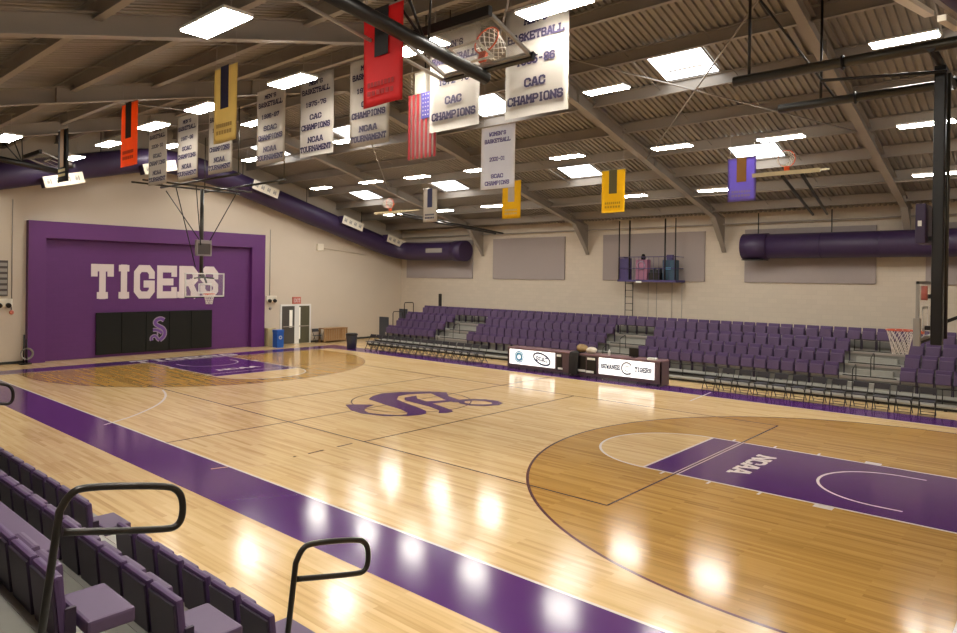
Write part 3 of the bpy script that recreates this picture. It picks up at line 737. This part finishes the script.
t, cx = table('scorer_table', 'right scorer table with lit white panel reading SEWANEE TIGERS', .58, 4.36, 8.36, 1.75, 4.1)
f = lambda a, b: (a - cx, -.368, b)
mb = MB(); text(mb, 'SEWANEE', .84, .19, lambda a, b: f(a + 2.27, b + .56), 1.75, 2.1); text(mb, 'TIGERS', .70, .19, lambda a, b: f(a + 3.66, b + .56), 1.75, 2.1); mb.build('lettering', 'sign_navy', t, None, False)
mb = MB(); ribbon(mb, arcpts(2.98, .56, .22, .6, 5.6, 30), .06, f); ribbon(mb, arcpts(3.0, .55, .1, 0, 5, 20), .03, f); ribbon(mb, [(2.85, .37), (3.15, .33)], .03, f); mb.build('round_logo', 'signgrey', t)
for a0 in (.72, 1.2):
    MB().box((a0 - cx, -.36, .2), (a0 + .42 - cx, -.33, .86), bev=.005).build('speaker_panel', 'black', t)
for a0, b0 in ((1.22, .74), (.78, .24), (1.16, .22)):
    MB().box((a0 - cx, -.37, b0), (a0 + .36 - cx, -.36, b0 + .09)).build('white_strip', 'lens', t)
# black jacket draped over the table edge, bags and gear on the tables
def lump(name, m, c, sx, sy, sz, label, cat, seed):
    r = random.Random(seed); mb = MB(); n, mm = 18, 10; rings = []
    for j in range(mm + 1):
        th = PI * j / mm; row = []
        for i in range(n):
            a = 2 * PI * i / n; k = 1 + .12 * math.sin(3 * a + seed + 2 * th) + .06 * r.uniform(-1, 1)
            row.append(mb.bm.verts.new((sx * k * math.sin(th) * math.cos(a), sy * k * math.sin(th) * math.sin(a), max(0, sz * (1 - math.cos(PI - th)) / 2 * (1 + .08 * math.sin(2 * a))))))
        rings.append(row)
    for A, B in zip(rings, rings[1:]):
        for i in range(n):
            f_ = mb.bm.faces.new((A[i], A[(i + 1) % n], B[(i + 1) % n], B[i])); f_.smooth = True
    return tag(mb.build(name, m, None, c), label, cat)
jk = MB()
prof = [(.72, 8.74, .97), (.70, 8.45, .975), (.70, 8.29, .96), (.705, 8.25, .80), (.70, 8.23, .5), (.70, 8.23, .12)]
for off in (0, .03):
    pass
for (xa, xb, dy) in ((.44, .58, 0), (.58, .70, -.03), (.70, .86, .0)):
    P = [((xa, y + dy, z), (xb, y + dy * .3, z)) for _, y, z in prof]
    for (a, b), (c_, d) in zip(P, P[1:]):
        jk.face([a, b, d, c_]); 
bmesh.ops.remove_doubles(jk.bm, verts=jk.bm.verts[:], dist=.001)
r_ = bmesh.ops.solidify(jk.bm, geom=jk.bm.faces[:], thickness=.03)
tag(jk.build('draped_cloth', 'blackcloth'), 'black cloth hanging over the front between the two scorer tables', 'cloth')
lump('bag', 'fur', (.78, 8.62, .99), .24, .2, .30, 'tan bag on the scorer table above the black cloth', 'bag', 3)
lump('bag', 'furwhite', (1.22, 8.66, .95), .22, .18, .26, 'cream bag on the scorer table right of the tan bag', 'bag', 5)
t = thing('monitor', 'small black monitor standing on the right scorer table', 'monitor', (3.05, 8.75, .95))
MB().box((-.1, -.06, 0), (.1, .08, .02)).build('stand', 'black', t); MB().box((-.2, -.02, .03), (.2, .02, .36), bev=.01).build('screen', 'black', t)
MB().box((-.02, -.02, .0), (.02, .02, .1)).build('neck', 'black', t)
tag(MB().box((-.17, -.12, 0), (.17, .12, .09), bev=.03).build('paper_stack', 'lens', None, (3.95, 8.5, .95)), 'white paper stack at the right end of the right scorer table', 'paper')
t = thing('bottle', 'clear bottle on the right scorer table behind the lit sign', 'bottle', (2.0, 8.7, .95)); MB().lathe([(.05, 0), (.05, .16), (.02, .2)], 12).build('body', 'lens', t); MB().lathe([(.022, .2), (.022, .24)], 10).build('cap', 'white', t)

# ================================================================== hoops
def net(mb, c, R, length, mtx=None, taper=.55):
    n = 12
    P = lambda a, z: Vector((R * (1 - (1 - taper) * min(1, z / length) ** .8) * math.cos(a), R * (1 - (1 - taper) * min(1, z / length) ** .8) * math.sin(a), -z))
    for i in range(n):
        for d in (1, -1):
            pts = []
            for j in range(6):
                a = 2 * PI * (i + d * j * .45) / n; p = P(a, length * j / 5); pts.append((mtx @ p if mtx else p) + Vector(c))
            mb.tube(pts, .007, 4, False)
def board_parts(t, m3, label_white='white'):
    """backboard centred at origin, facing -Y local, glass 1.83 x 1.07"""
    m = m3
    MB().box((-.9, -.006, -.52), (.9, .006, .52), m).build('backboard_glass', 'glass', t)
    mb = MB(); w, h = .915, .535
    for a, b in (((-w, -.025, -h), (w, .025, -h + .06)), ((-w, -.025, h - .05), (w, .025, h)), ((-w, -.025, -h), (-w + .05, .025, h)), ((w - .05, -.025, -h), (w, .025, h))): mb.box(a, b, m)
    mb.build('backboard_frame', label_white, t)
    mb = MB()
    for a, b in (((-.305, -.012, -.38), (.305, -.007, -.33)), ((-.305, -.012, .02), (.305, -.007, .07)), ((-.305, -.012, -.38), (-.255, -.007, .07)), ((.255, -.012, -.38), (.305, -.007, .07))): mb.box(a, b, m)
    mb.build('target_square', 'white', t)
    return t
def rim_parts(t, m, mesh_net=True):
    c = m @ Vector((0, -.40, -.39)); r3 = m.to_3x3()
    mb = MB().torus(c, .235, .012, 28, 8, r3); mb.box((-.07, -.19, -.44), (.07, -.02, -.38), m); rm = mb.build('rim', 'rim', t)
    mb = MB(); net(mb, c, .23, .45, r3); mb.build('net', 'net', rm)
    MB().box((-.9, -.03, -.575), (.9, .03, -.53), m).build('edge_padding', 'yellowpad' if t.get('pad') else 'blackcloth', t)
# --- main hoop, left
t = thing('basketball_hoop', 'main basketball hoop in front of the purple wall, glass board under a ceiling mast', 'basketball hoop', (-13.58, 0, 3.45))
m = Matrix.Rotation(PI / 2, 4, 'Z')     # face +x
board_parts(t, m); rim_parts(t, m)
MB().tube([(-.55, .1, 4.35), (-.55, .1, .3)], .085, 12).build('mast', 'steel_pipe', t)
mb = MB(); mb.beam((-.55, .1, .35), (-.05, .45, .3), .06, .06); mb.beam((-.55, .1, .35), (-.05, -.45, .3), .06, .06); mb.beam((-.55, .1, .7), (-.05, .1, .1), .06, .06); mb.build('board_bracket', 'black', t)
for a, b in (((-.55, -1.1, 4.3), (-.5, -.2, .8)), ((.9, -.9, 4.3), (-.4, .0, 1.6)), ((-2.2, -.8, 4.3), (-.6, .05, 2.0)), ((.4, 1.3, 4.3), (-.45, .2, 1.6))): MB().tube([a, b], .022, 8).build('brace', 'black', t)
mb = MB()
for x in (-1.0, .1): mb.tube([(x, -2.8, 4.38), (x, 2.2, 4.38)], .04, 8)
mb.tube([(-2.4, -.95, 4.45), (4.6, -.95, 4.45)], .05, 8); mb.tube([(-2.4, 1.1, 4.45), (4.6, 1.1, 4.45)], .05, 8)
for x in (-2.3, 4.5):
    for y in (-.95, 1.1): mb.tube([(x, y, 4.45), (x, y, deck(y) - .38 - 3.45)], .025, 8)
mb.build('ceiling_frame', 'steel_pipe', t)
t = thing('shot_clock', 'shot clock box on the mast above the purple wall hoop', 'shot clock', (-13.98, .1, 5.12))
MB().box((-.06, -.36, -.36), (.10, .36, .36), bev=.02).build('housing', 'clockframe', t); MB().box((.10, -.29, -.29), (.108, .29, .2)).build('display', 'clockface', t)
# --- main hoop, right
t = thing('basketball_hoop', 'near main basketball hoop at right with red rim, seen from behind its edge', 'basketball hoop', (13.68, .12, 3.42))
m = Matrix.Rotation(-PI / 2, 4, 'Z')    # face -x
t['pad'] = 0
board_parts(t, m, 'blinkgrey'); rim_parts(t, m)
MB().box((-.98, -.05, -.60), (-.84, .05, -.12), m).build('corner_pad', 'blinkgrey', t); MB().box((.84, -.05, -.60), (.98, .05, -.12), m).build('corner_pad', 'blinkgrey', t)
MB().box((.10, -.22, -.62), (.28, -.03, 4.45), bev=.02).build('mast', 'black', t)
MB().tube([(.32, -.12, -.5), (.32, -.12, 4.3)], .03, 8).build('mast_conduit', 'steel_pipe', t)
mb = MB(); mb.box((.0, -.12, .22), (.2, -.06, .30)); mb.box((.0, -.12, -.36), (.2, -.06, -.28)); mb.beam((.3, .0, -.2), (1.5, .2, .4), .06, .06); mb.build('board_bracket', 'black', t)
mb = MB(); mb.tube([(.12, .3, -.45), (.12, .3, .2)], .03, 8); mb.build('board_strut', 'lightsteel', t)
mb = MB(); mb.tube([(.06, -.62, .2), (.06, -.62, .45)], .05, 10); mb.build('red_light', 'exitred', t)
for y in (-1.12, 1.68):
    MB().tube([(-3.2, y, 4.55), (4.3, y, 4.55)], .10, 14).build('ceiling_pipe', 'blinkgrey' if False else 'steel_pipe' if 'steel_pipe' in M else 'blinkgrey', t)
mb = MB(); mb.tube([(-1.6, -1.05, 4.3), (.3, -.3, 4.3)], .03, 8); mb.tube([(.18, -1.2, 4.5), (.18, 1.75, 4.5)], .07, 10); mb.build('cross_member', 'black', t)
for x, y in ((-2.9, -1.12), (-2.3, 1.68), (1.2, -1.12), (1.2, 1.68)):
    MB().tube([(x, y, 4.55), (x, y, deck(y) - .38 - 3.45)], .03, 8).build('hanger', 'black', t)
MB().tube([(-2.9, -1.12, 6.4), (-2.0, 1.68, 4.6)], .025, 8).build('brace', 'black', t)
for x, y in ((-1.2, -1.12), (.6, -1.12), (-1.6, 1.68), (.2, 1.68)): MB().torus((x, y, 4.55), .115, .025, 14, 6, Matrix.Rotation(PI / 2, 3, 'Y')).build('pipe_clamp', 'black', t)
t = thing('shot_clock', 'purple sided shot clock on the black mast at right, seen from its edge', 'shot clock', (13.66, .02, 5.0))
MB().box((-.1, -.36, -.36), (.06, .36, .36), bev=.02).build('housing', 'duct', t); MB().box((-.108, -.3, -.3), (-.10, .3, .3)).build('display', 'clockface', t); MB().box((-.06, -.37, -.05), (.0, -.36, .05)).build('sticker', 'lens', t)
MB().box((.06, -.05, -.3), (.27, .05, -.22)).build('bracket', 'black', t)
# --- folded side hoops under the roof: board lies near flat, rim up
def side_hoop(x, y, z, s, label, tilt=.34):
    t = thing('basketball_hoop', label, 'basketball hoop', (x, y, z)); t['pad'] = 1
    # board local: facing up; local +Z(board) -> away from the court centre
    base = Matrix.Rotation(PI if s < 0 else 0, 4, 'Z')
    m = Matrix.Rotation(-tilt if s < 0 else .16, 4, 'X') @ base @ Matrix.Rotation(-PI / 2, 4, 'X')
    board_parts(t, m, 'yellowpad' if s > 0 else 'blinkgrey')
    c = m @ Vector((0, -.40, -.39)); r3 = m.to_3x3()
    MB().torus(c, .235, .014, 28, 8, r3).box((-.07, -.19, -.44), (.07, -.02, -.38), m).build('rim', 'rim', t); rm = t.children[-1]
    mb = MB(); net(mb, c, .23, .30, r3, .75); mb.build('net', 'net', rm)
    MB().box((-.93, -.06, -.60), (.93, .06, -.53), m).build('edge_padding', 'yellowpad' if s > 0 else 'black', t)
    del t['pad']
    if s < 0:
        MB().tube([(0, .50, -.36), (0, -3.4, .10)], .105, 14).build('mast', 'black', t)
        MB().tube([(-.90, .42, -.24), (-.88, -3.2, .30)], .03, 8).build('brace', 'lightsteel', t)
        mb = MB(); mb.tube([(.0, -.9, -.1), (.0, -1.6, deck(y - 1.6) - .4 - z)], .022, 8); mb.build('hanger', 'black', t)
        mb = MB(); mb.tube([(0, -.8, -.2), (-1.3, -1.0, 1.5)], .022, 8); mb.build('hanger', 'black', t)
        mb = MB(); mb.tube([(0, -.8, -.2), (0.2, -.9, deck(y - .9) - .4 - z)], .018, 8); mb.build('hanger', 'black', t)
        MB().box((-.95, -.56, .10), (.95, -.48, .24)).build('board_frame', 'black', t)
    else:
        for dx in (-.25, .3):
            MB().tube([(dx, .0, -.10), (dx - 1.7, 9.45, -.4)], .05, 8).build('mast', 'black', t)
    return t
side_hoop(8.60, -7.05, 7.48, -1, 'folded side hoop hanging under the roof between the red and white banners')
side_hoop(9.42, 6.3, 7.16, 1, 'folded side hoop hanging right of the violet banner')
side_hoop(-7.85, 6.3, 6.95, 1, 'folded side hoop hanging left of the white banner with navy stripe')
side_hoop(-12.3, -6.6, 7.95, -1, 'folded side hoop hanging behind the black banner at far left')

# ================================================================== ceiling lights
def ceiling_light():
    t = thing('ceiling_light', 'light', 'ceiling light', (0, 0, 0), 0, 'ceiling lights')
    MB().box((-.67, -.23, 0), (.67, .23, .05), bev=.01).build('housing', 'lens', t)
    MB().box((-.65, -.21, -.02), (.65, .21, 0)).build('diffuser', 'lamp', t)
    mb = MB(); mb.tube([(-.45, 0, .05), (-.45, 0, .60)], .006, 5); mb.build('hanger', 'lightsteel', t); mb = MB(); mb.tube([(.45, 0, .05), (.45, 0, .60)], .006, 5); mb.build('hanger', 'lightsteel', t)
    return t
L0 = ceiling_light(); first = True
rowsL = [([(-7.71, -9.02, 7.81), (6.21, -9.88, 7.59), (10.6, -9.8, 7.6), (14.2, -9.8, 7.6)], 'the nearest row, its right end added unseen'),  # the right-hand pair is out of view, added to brighten the near stand
         ([(8.3, -13.1, 6.7), (13.0, -13.1, 6.7)], 'the added unseen row above the near seats'),  # unseen lamps, added to lift the dark near seats and treads
         ([(-15.22, -4.84, 8.63), (-9.97, -5.41, 8.48), (-5.0, -6.0, 8.32), (-1.47, -6.2, 8.27), (2.4, -6.08, 8.3), (5.89, -5.47, 8.47), (9.11, -5.42, 8.48), (13.2, -5.6, 8.4)], 'the row among the white banners'),
         ([(-15.79, -.55, 9.86), (-8.05, -.87, 9.77)], 'the short row by the ridge'),
         ([(-14.15, 2.6, 9.5), (-6.95, 2.6, 9.5), (5.3, 2.67, 9.5), (12.78, 3.01, 9.41)], 'the first row past the ridge'),
         ([(-13.9, 6.4, 8.52), (-9.93, 6.45, 8.51), (-6.8, 6.54, 8.48), (-3.13, 6.62, 8.46), (1.38, 6.48, 8.5), (5.45, 6.73, 8.43), (8.88, 7.04, 8.35), (12.62, 7.25, 8.3)], 'the middle row of the far slope'),
         ([(-12.9, 10.6, 7.42), (-9.2, 10.6, 7.42), (-5.54, 10.5, 7.44), (1.8, 10.6, 7.42), (5.4, 10.65, 7.4), (12.46, 10.75, 7.38)], 'the row nearest the far wall')]
for pts, nm in rowsL:
    for i, p in enumerate(pts):
        lab = 'white ceiling light, %s from the left in %s' % (ordn(i + 1), nm)
        if first: L0.location = p; tag(L0, lab); first = False
        else: dup(L0, p, None, lab)

# ================================================================== banners
def wavy(mb, w, h, amp, seed, y=0.):
    nx, nz = 10, 12; V = []
    for j in range(nz + 1):
        V.append([mb.bm.verts.new((-w / 2 + w * i / nx, y + amp * math.sin(seed + 5 * i / nx) * (j / nz) ** .5, -h * j / nz)) for i in range(nx + 1)])
    for j in range(nz):
        for i in range(nx):
            f = mb.bm.faces.new((V[j][i], V[j + 1][i], V[j + 1][i + 1], V[j][i + 1])); f.smooth = True
    bmesh.ops.solidify(mb.bm, geom=mb.bm.faces[:], thickness=.004)
    return mb
def hang(t, w, ztop, y):
    hh = max(.05, deck(y) - .42 - ztop)
    for s in (-1, 1): MB().tube([(s * w * .42, 0, 0), (s * w * .42, 0, hh)], .005, 5).build('cord', 'lightsteel', t)
    mb = MB(); mb.tube([(-w / 2, 0, 0), (w / 2, 0, 0)], .012, 6); mb.build('hanging_rod', 'lightsteel', t)
def white_banner(x, y, ztop, w, h, lines, label, cloth='cloth', ink='ink', amp=.012):
    t = thing('banner', label, 'banner', (x, y, ztop), 0, 'white championship banners')
    wavy(MB(), w, h, amp, x).build('cloth', cloth, t)
    for s, frac, wd, ht in lines:
        mb = MB(); text(mb, s, wd * w, ht * h * 1.12, lambda a, b: (a, -.022, b - frac * h), 1.6, 1.75)
        mb.build('lettering', ink, t, None, False)
    hang(t, w, ztop, y)
yw = -4.9
def six(year, conf): return [("MEN'S", .10, .40, .052), ('BASKETBALL', .20, .84, .062), (year, .36, .62, .056), (conf, .52, .36 if len(conf) == 3 else .46, .062), ('CHAMPIONS', .64, .86, .066), ('NCAA', .80, .46, .066), ('TOURNAMENT', .91, .92, .066)]
def four(year): return [("MEN'S", .14, .36, .065), ('BASKETBALL', .28, .90, .07), (year, .50, .62, .07), ('CAC', .70, .34, .075), ('CHAMPIONS', .85, .88, .075)]
for x, yr, cf, lab in ((-7.2, '2009-10', 'SCAC', 'leftmost white basketball banner, right of the orange banner'), (-5.1, '1997-98', 'SCAC', 'second white basketball banner from left, beside the gold banner'), (-3.06, '1995-96', 'SCAC', 'white basketball banner partly hidden by the gold banner'),
                       (-.37, '1996-97', 'SCAC', 'white banner reading 1996-97 SCAC CHAMPIONS NCAA TOURNAMENT'), (1.67, '1975-76', 'CAC', 'white banner reading 1975-76 CAC CHAMPIONS NCAA TOURNAMENT'), (3.68, '1974-75', 'CAC', 'white NCAA TOURNAMENT banner partly hidden by the red banner')):
    white_banner(x, yw, 8.88, 1.38, 2.0, six(yr, cf), lab)
white_banner(6.33, yw, 8.88, 1.38, 1.98, four('1972-73'), 'white CAC CHAMPIONS banner dated 1972-73 right of the flag')
white_banner(8.36, yw, 8.90, 1.42, 2.02, four('1985-86'), 'white CAC CHAMPIONS banner dated 1985-86, biggest and rightmost of its row')
white_banner(5.08, -2.0, 7.66, 1.08, 1.55, [("WOMEN'S", .13, .5, .06), ('BASKETBALL', .24, .76, .06), ('2000-01', .53, .46, .06), ('SCAC', .80, .36, .06), ('CHAMPIONS', .91, .72, .062)], "bluish white WOMEN'S BASKETBALL banner below the 1985-86 one", 'cloth_white', 'inklight')
def solid_banner(x, y, ztop, w, h, base, stripe, label, mark, two=False, frac=.56):
    t = thing('banner', label, 'banner', (x, y, ztop), 0, 'solid colour number banners')
    wavy(MB(), w, h, .018, x * 1.7).build('cloth', base, t)
    mb = MB(); n = 6
    if two:
        for a, b in ((-.5, -.2), (.2, .5)): mb.box((a * w, -.032, -h * .72), (b * w, -.026, 0))
    else: mb.box((-.17 * w, -.032, -h * frac), (.17 * w, -.026, 0))
    mb.build('stripe', stripe, t)
    for zz, n in ((.78, 8), (.87, 6)):
        mb = MB()
        for i in range(n): mb.box(((-.34 + .68 * i / n) * w, -.030, -h * (zz + .025)), ((-.34 + .68 * (i + .7) / n) * w, -.026, -h * (zz - .025)))
        mb.build('faded_lettering', mark, t)
    hang(t, w, ztop, y)
solid_banner(-5.62, -8.2, 7.92, .82, 1.47, 'blackcloth', 'brown', 'narrow black banner with brown centre stripe at far left', 'gold', False, .72)
solid_banner(-1.1, -8.2, 7.95, .92, 1.5, 'orange', 'blackcloth', 'orange banner with black stripe, left of the white banners', 'orangemark')
solid_banner(3.4, -8.2, 7.93, .88, 1.46, 'gold', 'navy', 'pale gold banner with navy stripe between white banners', 'goldmark')
solid_banner(8.0, -8.2, 7.90, .90, 1.44, 'red', 'blackcloth', 'red banner with black stripe in front of a white banner', 'redmark', frac=.5)
solid_banner(-5.38, 6.0, 7.79, .86, 1.46, 'cloth', 'navy', 'small white banner with navy stripe near the far corner', 'navy')
solid_banner(-.86, 6.0, 7.75, .92, 1.48, 'yellow', 'cloth', 'yellow banner with white stripe below the bluish white banner', 'gold')
solid_banner(3.65, 6.0, 7.74, .92, 1.48, 'yellow', 'olive', 'yellow banner with dark olive stripe above the wall platform', 'yellowmark')
solid_banner(8.08, 6.0, 7.69, .86, 1.33, 'violet', 'brown', 'violet banner with brown stripe near the right folded hoop', 'greyout')
# flag
t = thing('flag', 'hanging stars and stripes flag beside the red banner', 'flag', (5.28, -4.75, 7.82))
w, h = .84, 1.38; wavy(MB(), w, h, .015, 1.).build('cloth', 'flagwhite', t)
mb = MB()
for i in range(7):
    a = -w / 2 + w * (2 * i) / 13; mb.box((a, -.03, -h if True else 0), (a + w / 13, -.022, -.0))
mb.build('red_stripe', 'flagred', t)
MB().box((-.02, -.036, -h * .40), (w / 2, -.030, 0)).build('canton', 'flagblue', t)
mb = MB()
for r in range(6):
    for c_ in range(5): mb.box((.03 + c_ * .075, -.040, -.06 - r * .085), (.055 + c_ * .075, -.037, -.035 - r * .085))
mb.build('stars', 'flagwhite', t)
hang(t, w, 7.82, -4.75)
t = thing('loudspeaker', 'white loudspeaker box hung above the flag', 'loudspeaker', (5.03, -4.45, 7.86))
MB().box((-.17, -.16, 0), (.17, .16, .50), bev=.02).build('cabinet', 'cloth', t); MB().tube([(0, 0, .5), (0, 0, deck(-4.45) - .4 - 7.86)], .015, 6).build('hanger', 'black', t); MB().box((-.14, -.165, .05), (.14, -.16, .45)).build('speaker_grille', 'grille', t)
t = thing('loudspeaker', 'grey loudspeaker box right of the white one above the flag', 'loudspeaker', (5.52, -4.2, 7.80))
MB().box((-.22, -.18, 0), (.22, .18, .42), bev=.02).build('cabinet', 'blinkgrey', t); MB().tube([(0, 0, .42), (0, 0, deck(-4.2) - .4 - 7.8)], .015, 6).build('hanger', 'black', t); MB().box((-.18, -.185, .05), (.18, -.18, .37)).build('speaker_grille', 'black', t)

# ================================================================== far wall: acoustic panels, ducts, hung platform
for (a, b, lab) in ((-17.6, -11.75, 'grey acoustic panel in the far left corner under the duct'), (-10.13, -5.06, 'grey acoustic panel alone left of the wall platform'), (-2.68, 2.76, 'grey acoustic panel behind the wall platform'), (4.6, 9.78, 'grey acoustic panel under the left end of the right duct'), (11.45, 17.0, 'grey acoustic panel behind the black mast at right')):
    tag(MB().box((a, YW - .08, 3.9), (b, YW - .001, 6.25), bev=.01).build('acoustic_panel', 'panel'), lab, 'acoustic panel', 'acoustic panels')
t = thing('air_duct', 'round purple air duct along the far wall at right', 'air duct', (4.8, 15.25, 5.45))
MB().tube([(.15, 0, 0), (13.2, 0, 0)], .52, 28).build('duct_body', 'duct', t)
MB().tube([(0, 0, 0), (1.05, 0, 0)], .56, 28).build('end_collar', 'duct', t)
mb = MB()
for i in range(1, 6): MB().tube([(1.05 + i * 2.1, 0, 0), (1.09 + i * 2.1, 0, 0)], .528, 28).build('joint_ring', 'duct', t)
mb = MB()
for i in range(5): MB().box((.6 + i * 2.9, -.02, .5), (.64 + i * 2.9, .02, deck(15.25) - 5.45 - .3)).build('hanger', 'black', t)
MB().box((.02, -.3, -.60), (.95, .3, -.56)).build('damper', 'black', t)
# left duct: along far wall corner, around and up the gable to the ridge and down the near side
t = thing('air_duct', 'purple air duct following the gable of the end wall into the far corner', 'air duct', (-17.5, 0, 0))
path = [(5.75, 15.2, 5.55), (2.2, 15.2, 5.55), (.75, 15.0, 5.6), (.12, 14.2, 5.82), (0, 13.0, 6.15), (0, 8, 7.55), (0, 3.0, 8.95), (0, 1.2, 9.3), (0, 0, 9.4), (0, -1.2, 9.3), (0, -3.5, 8.72), (0, -8, 7.55), (0, -13, 6.3)]
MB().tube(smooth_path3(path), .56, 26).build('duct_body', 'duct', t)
MB().tube([(5.0, 15.2, 5.55), (5.85, 15.2, 5.55)], .62, 24).build('end_collar', 'duct', t)
for y, z, h in ((-4.71, 7.71, 0.5), (-0.68, 8.77, 0.5), (4.79, 8.34, 0.5), (10.6, 6.93, 0.5), (14.06, 6.03, 0.5)):
    sl = -.27 if y > 0 else .27
    ang = math.atan(-sl if y < 0 else -sl) * (1 if True else 1)
    a2 = math.atan(.27) if y < 0 else -math.atan(.27)
    m = Matrix.Translation((.35, y, z)) @ Matrix.Rotation(a2, 4, 'X')
    MB().box((0, -.75, -.05), (.55, .75, .38), m).build('diffuser_box', 'duct', t)
    g = MB().box((.55, -.78, -.08), (.575, .78, .40), m).build('diffuser_grille', 'grille', t)
    for i in range(4):
        q = MB(); y0 = -.70 + i * .365
        q.box((.575, y0 + .04, .08), (.582, y0 + .14, .20), m); q.box((.575, y0 + .16, .06), (.582, y0 + .22, .26), m); q.box((.575, y0 + .06, .22), (.582, y0 + .12, .27), m)
        q.build('vent_slot', 'blinkgrey', g)
mb = MB()
for y in (12, 8, 4, -3, -7): MB().tube([(0, y, deck(y) - .1), (0, y, 7.55 - .28 * (abs(y) - 8) + .4)], .02, 6).build('hanger', 'black', t)
MB().box((3.0, 14.63, 5.46), (4.4, 14.66, 5.72)).build('label_plate', 'blinkgrey', t)
# duct in the upper right corner following the near slope
t = thing('air_duct', 'purple air duct hanging in the top right corner of the roof', 'air duct', (15.15, -5.2, 7.5))
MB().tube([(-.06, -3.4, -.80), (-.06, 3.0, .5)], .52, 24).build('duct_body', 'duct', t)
m = Matrix.Rotation(math.atan(.203), 4, 'X')
MB().box((-.66, -3.3, -.28), (-.50, 2.9, -.16), m).build('support_beam', 'steel', t)
g = MB(); g.box((-.84, -3.2, -.36), (-.74, .3, -.30), m); g.box((-.80, 1.0, -.36), (-.70, 2.6, -.28), m); g.build('diffuser_grille', 'grille', t)
mb = MB(); mb.tube([(0, -2.5, 0), (0, -2.5, deck(-7.7) - .3 - 7.5)], .02, 6); mb.tube([(0, 2, .8), (0, 2, deck(-3.2) - .3 - 7.5)], .02, 6); mb.build('hanger', 'black', t)
# hung platform
t = thing('equipment_platform', 'purple steel platform with railings hung on rods against the far wall', 'platform', (.3, 15.35, 3.95))
MB().box((-1.56, -.4, -.1), (1.52, .55, 0)).build('deck', 'gearpurple', t)
for x in (-1.5, -.93, .93, 1.45): MB().tube([(x, -.36, -.1), (x, -.36, deck(15) - .42 - 3.95)], .03 if x in (-1.5, 1.45) else .04, 8).build('hanging_rod', 'black', t)
mb = MB()
for z in (.55, 1.1): mb.tube([(-1.5, -.38, z), (1.45, -.38, z)], .018, 8); mb.tube([(-1.5, -.38, z), (-1.5, .5, z)], .018, 8); mb.tube([(1.45, -.38, z), (1.45, .5, z)], .018, 8)
for i in range(12): mb.tube([(-1.45 + i * .26, -.38, 0), (-1.45 + i * .26, -.38, 1.1)], .009, 6)
mb.build('railing', 'gearpurple', t)
MB().box((-1.48, -.30, .0), (-1.0, .0, 1.05)).build('side_screen', 'gearpurple', t)
mb = MB()
for x in (-1.5, -1.08): mb.tube([(x, .3, -3.7), (x, .3, 0)], .022, 8)
for i in range(11): mb.tube([(-1.5, .3, -3.5 + i * .33), (-1.08, .3, -3.5 + i * .33)], .014, 6)
mb.build('ladder', 'black', t)
mb = MB()
for x in (-.35, .1, .9, 1.4): MB().tube([(x, .50, -1.9), (x, .50, -.1)], .012, 6).build('cable', 'blinkgrey', t)
MB().box((-.55, -.41, -.15), (-.25, -.39, -.06)).build('white_tag', 'lens', t)
t = thing('equipment_box', 'pinkish box with a round dial on the wall platform', 'equipment', (-.05, 15.3, 3.95))
MB().box((-.3, -.2, 0), (.3, .2, .98), bev=.04).build('body', 'pink', t); MB().torus((0, -.21, .7), .19, .035, 20, 6, Matrix.Rotation(PI / 2, 3, 'X')).build('dial', 'greyout', t); MB().lathe([(.1, .98), (.12, 1.1), (.06, 1.25)], 14).build('knob', 'black', t)
t = thing('equipment_box', 'dark teal box at the right end of the wall platform', 'equipment', (1.38, 15.35, 3.95))
MB().box((-.33, -.25, 0), (.3, .2, .95), bev=.03).build('body', 'teal', t); MB().box((-.2, -.262, .5), (.1, -.25, .6)).build('status_light', 'sign_blue', t); MB().box((-.2, -.1, .95), (.1, .05, 1.2)).build('top_unit', 'gearpurple', t)
t = thing('equipment_box', 'low black gear between the two boxes on the wall platform', 'equipment', (.63, 15.3, 3.95))
MB().box((-.3, -.2, 0), (.3, .2, .35), bev=.02).build('body', 'black', t); mb = MB()
for i in range(4): mb.box((-.25 + i * .14, -.15, .35), (-.17 + i * .14, .1, .5 + .08 * (i % 2)))
mb.build('modules', 'darkgrey', t)

# ================================================================== camera, world, view
cam = bpy.data.cameras.new('camera'); co = bpy.data.objects.new('camera', cam); C.objects.link(co); S.camera = co
yaw, pitch, roll = 2.29158261, -.00387679, .01345399
fw = Vector((math.cos(yaw) * math.cos(pitch), math.sin(yaw) * math.cos(pitch), math.sin(pitch))); r = Vector((math.sin(yaw), -math.cos(yaw), 0)); u = r.cross(fw)
r2 = r * math.cos(roll) + u * math.sin(roll); u2 = -r * math.sin(roll) + u * math.cos(roll)
mt = Matrix((r2, u2, -fw)).transposed().to_4x4(); mt.translation = (15.7617, -14.8151, 3.8925); co.matrix_world = mt
cam.sensor_width = 36; cam.lens = 680.01 / 957 * 36; cam.shift_x = 0; cam.shift_y = -(316.5 - 281.44) / 957; cam.clip_start = .05
w = bpy.data.worlds.new('world'); S.world = w; w.use_nodes = True
w.node_tree.nodes['Background'].inputs[0].default_value = (.9, .95, 1, 1); w.node_tree.nodes['Background'].inputs[1].default_value = .3
S.view_settings.view_transform = 'Standard'; S.view_settings.look = 'None'; S.view_settings.gamma = 1; S.view_settings.exposure = .06; S.view_settings.use_curve_mapping = False
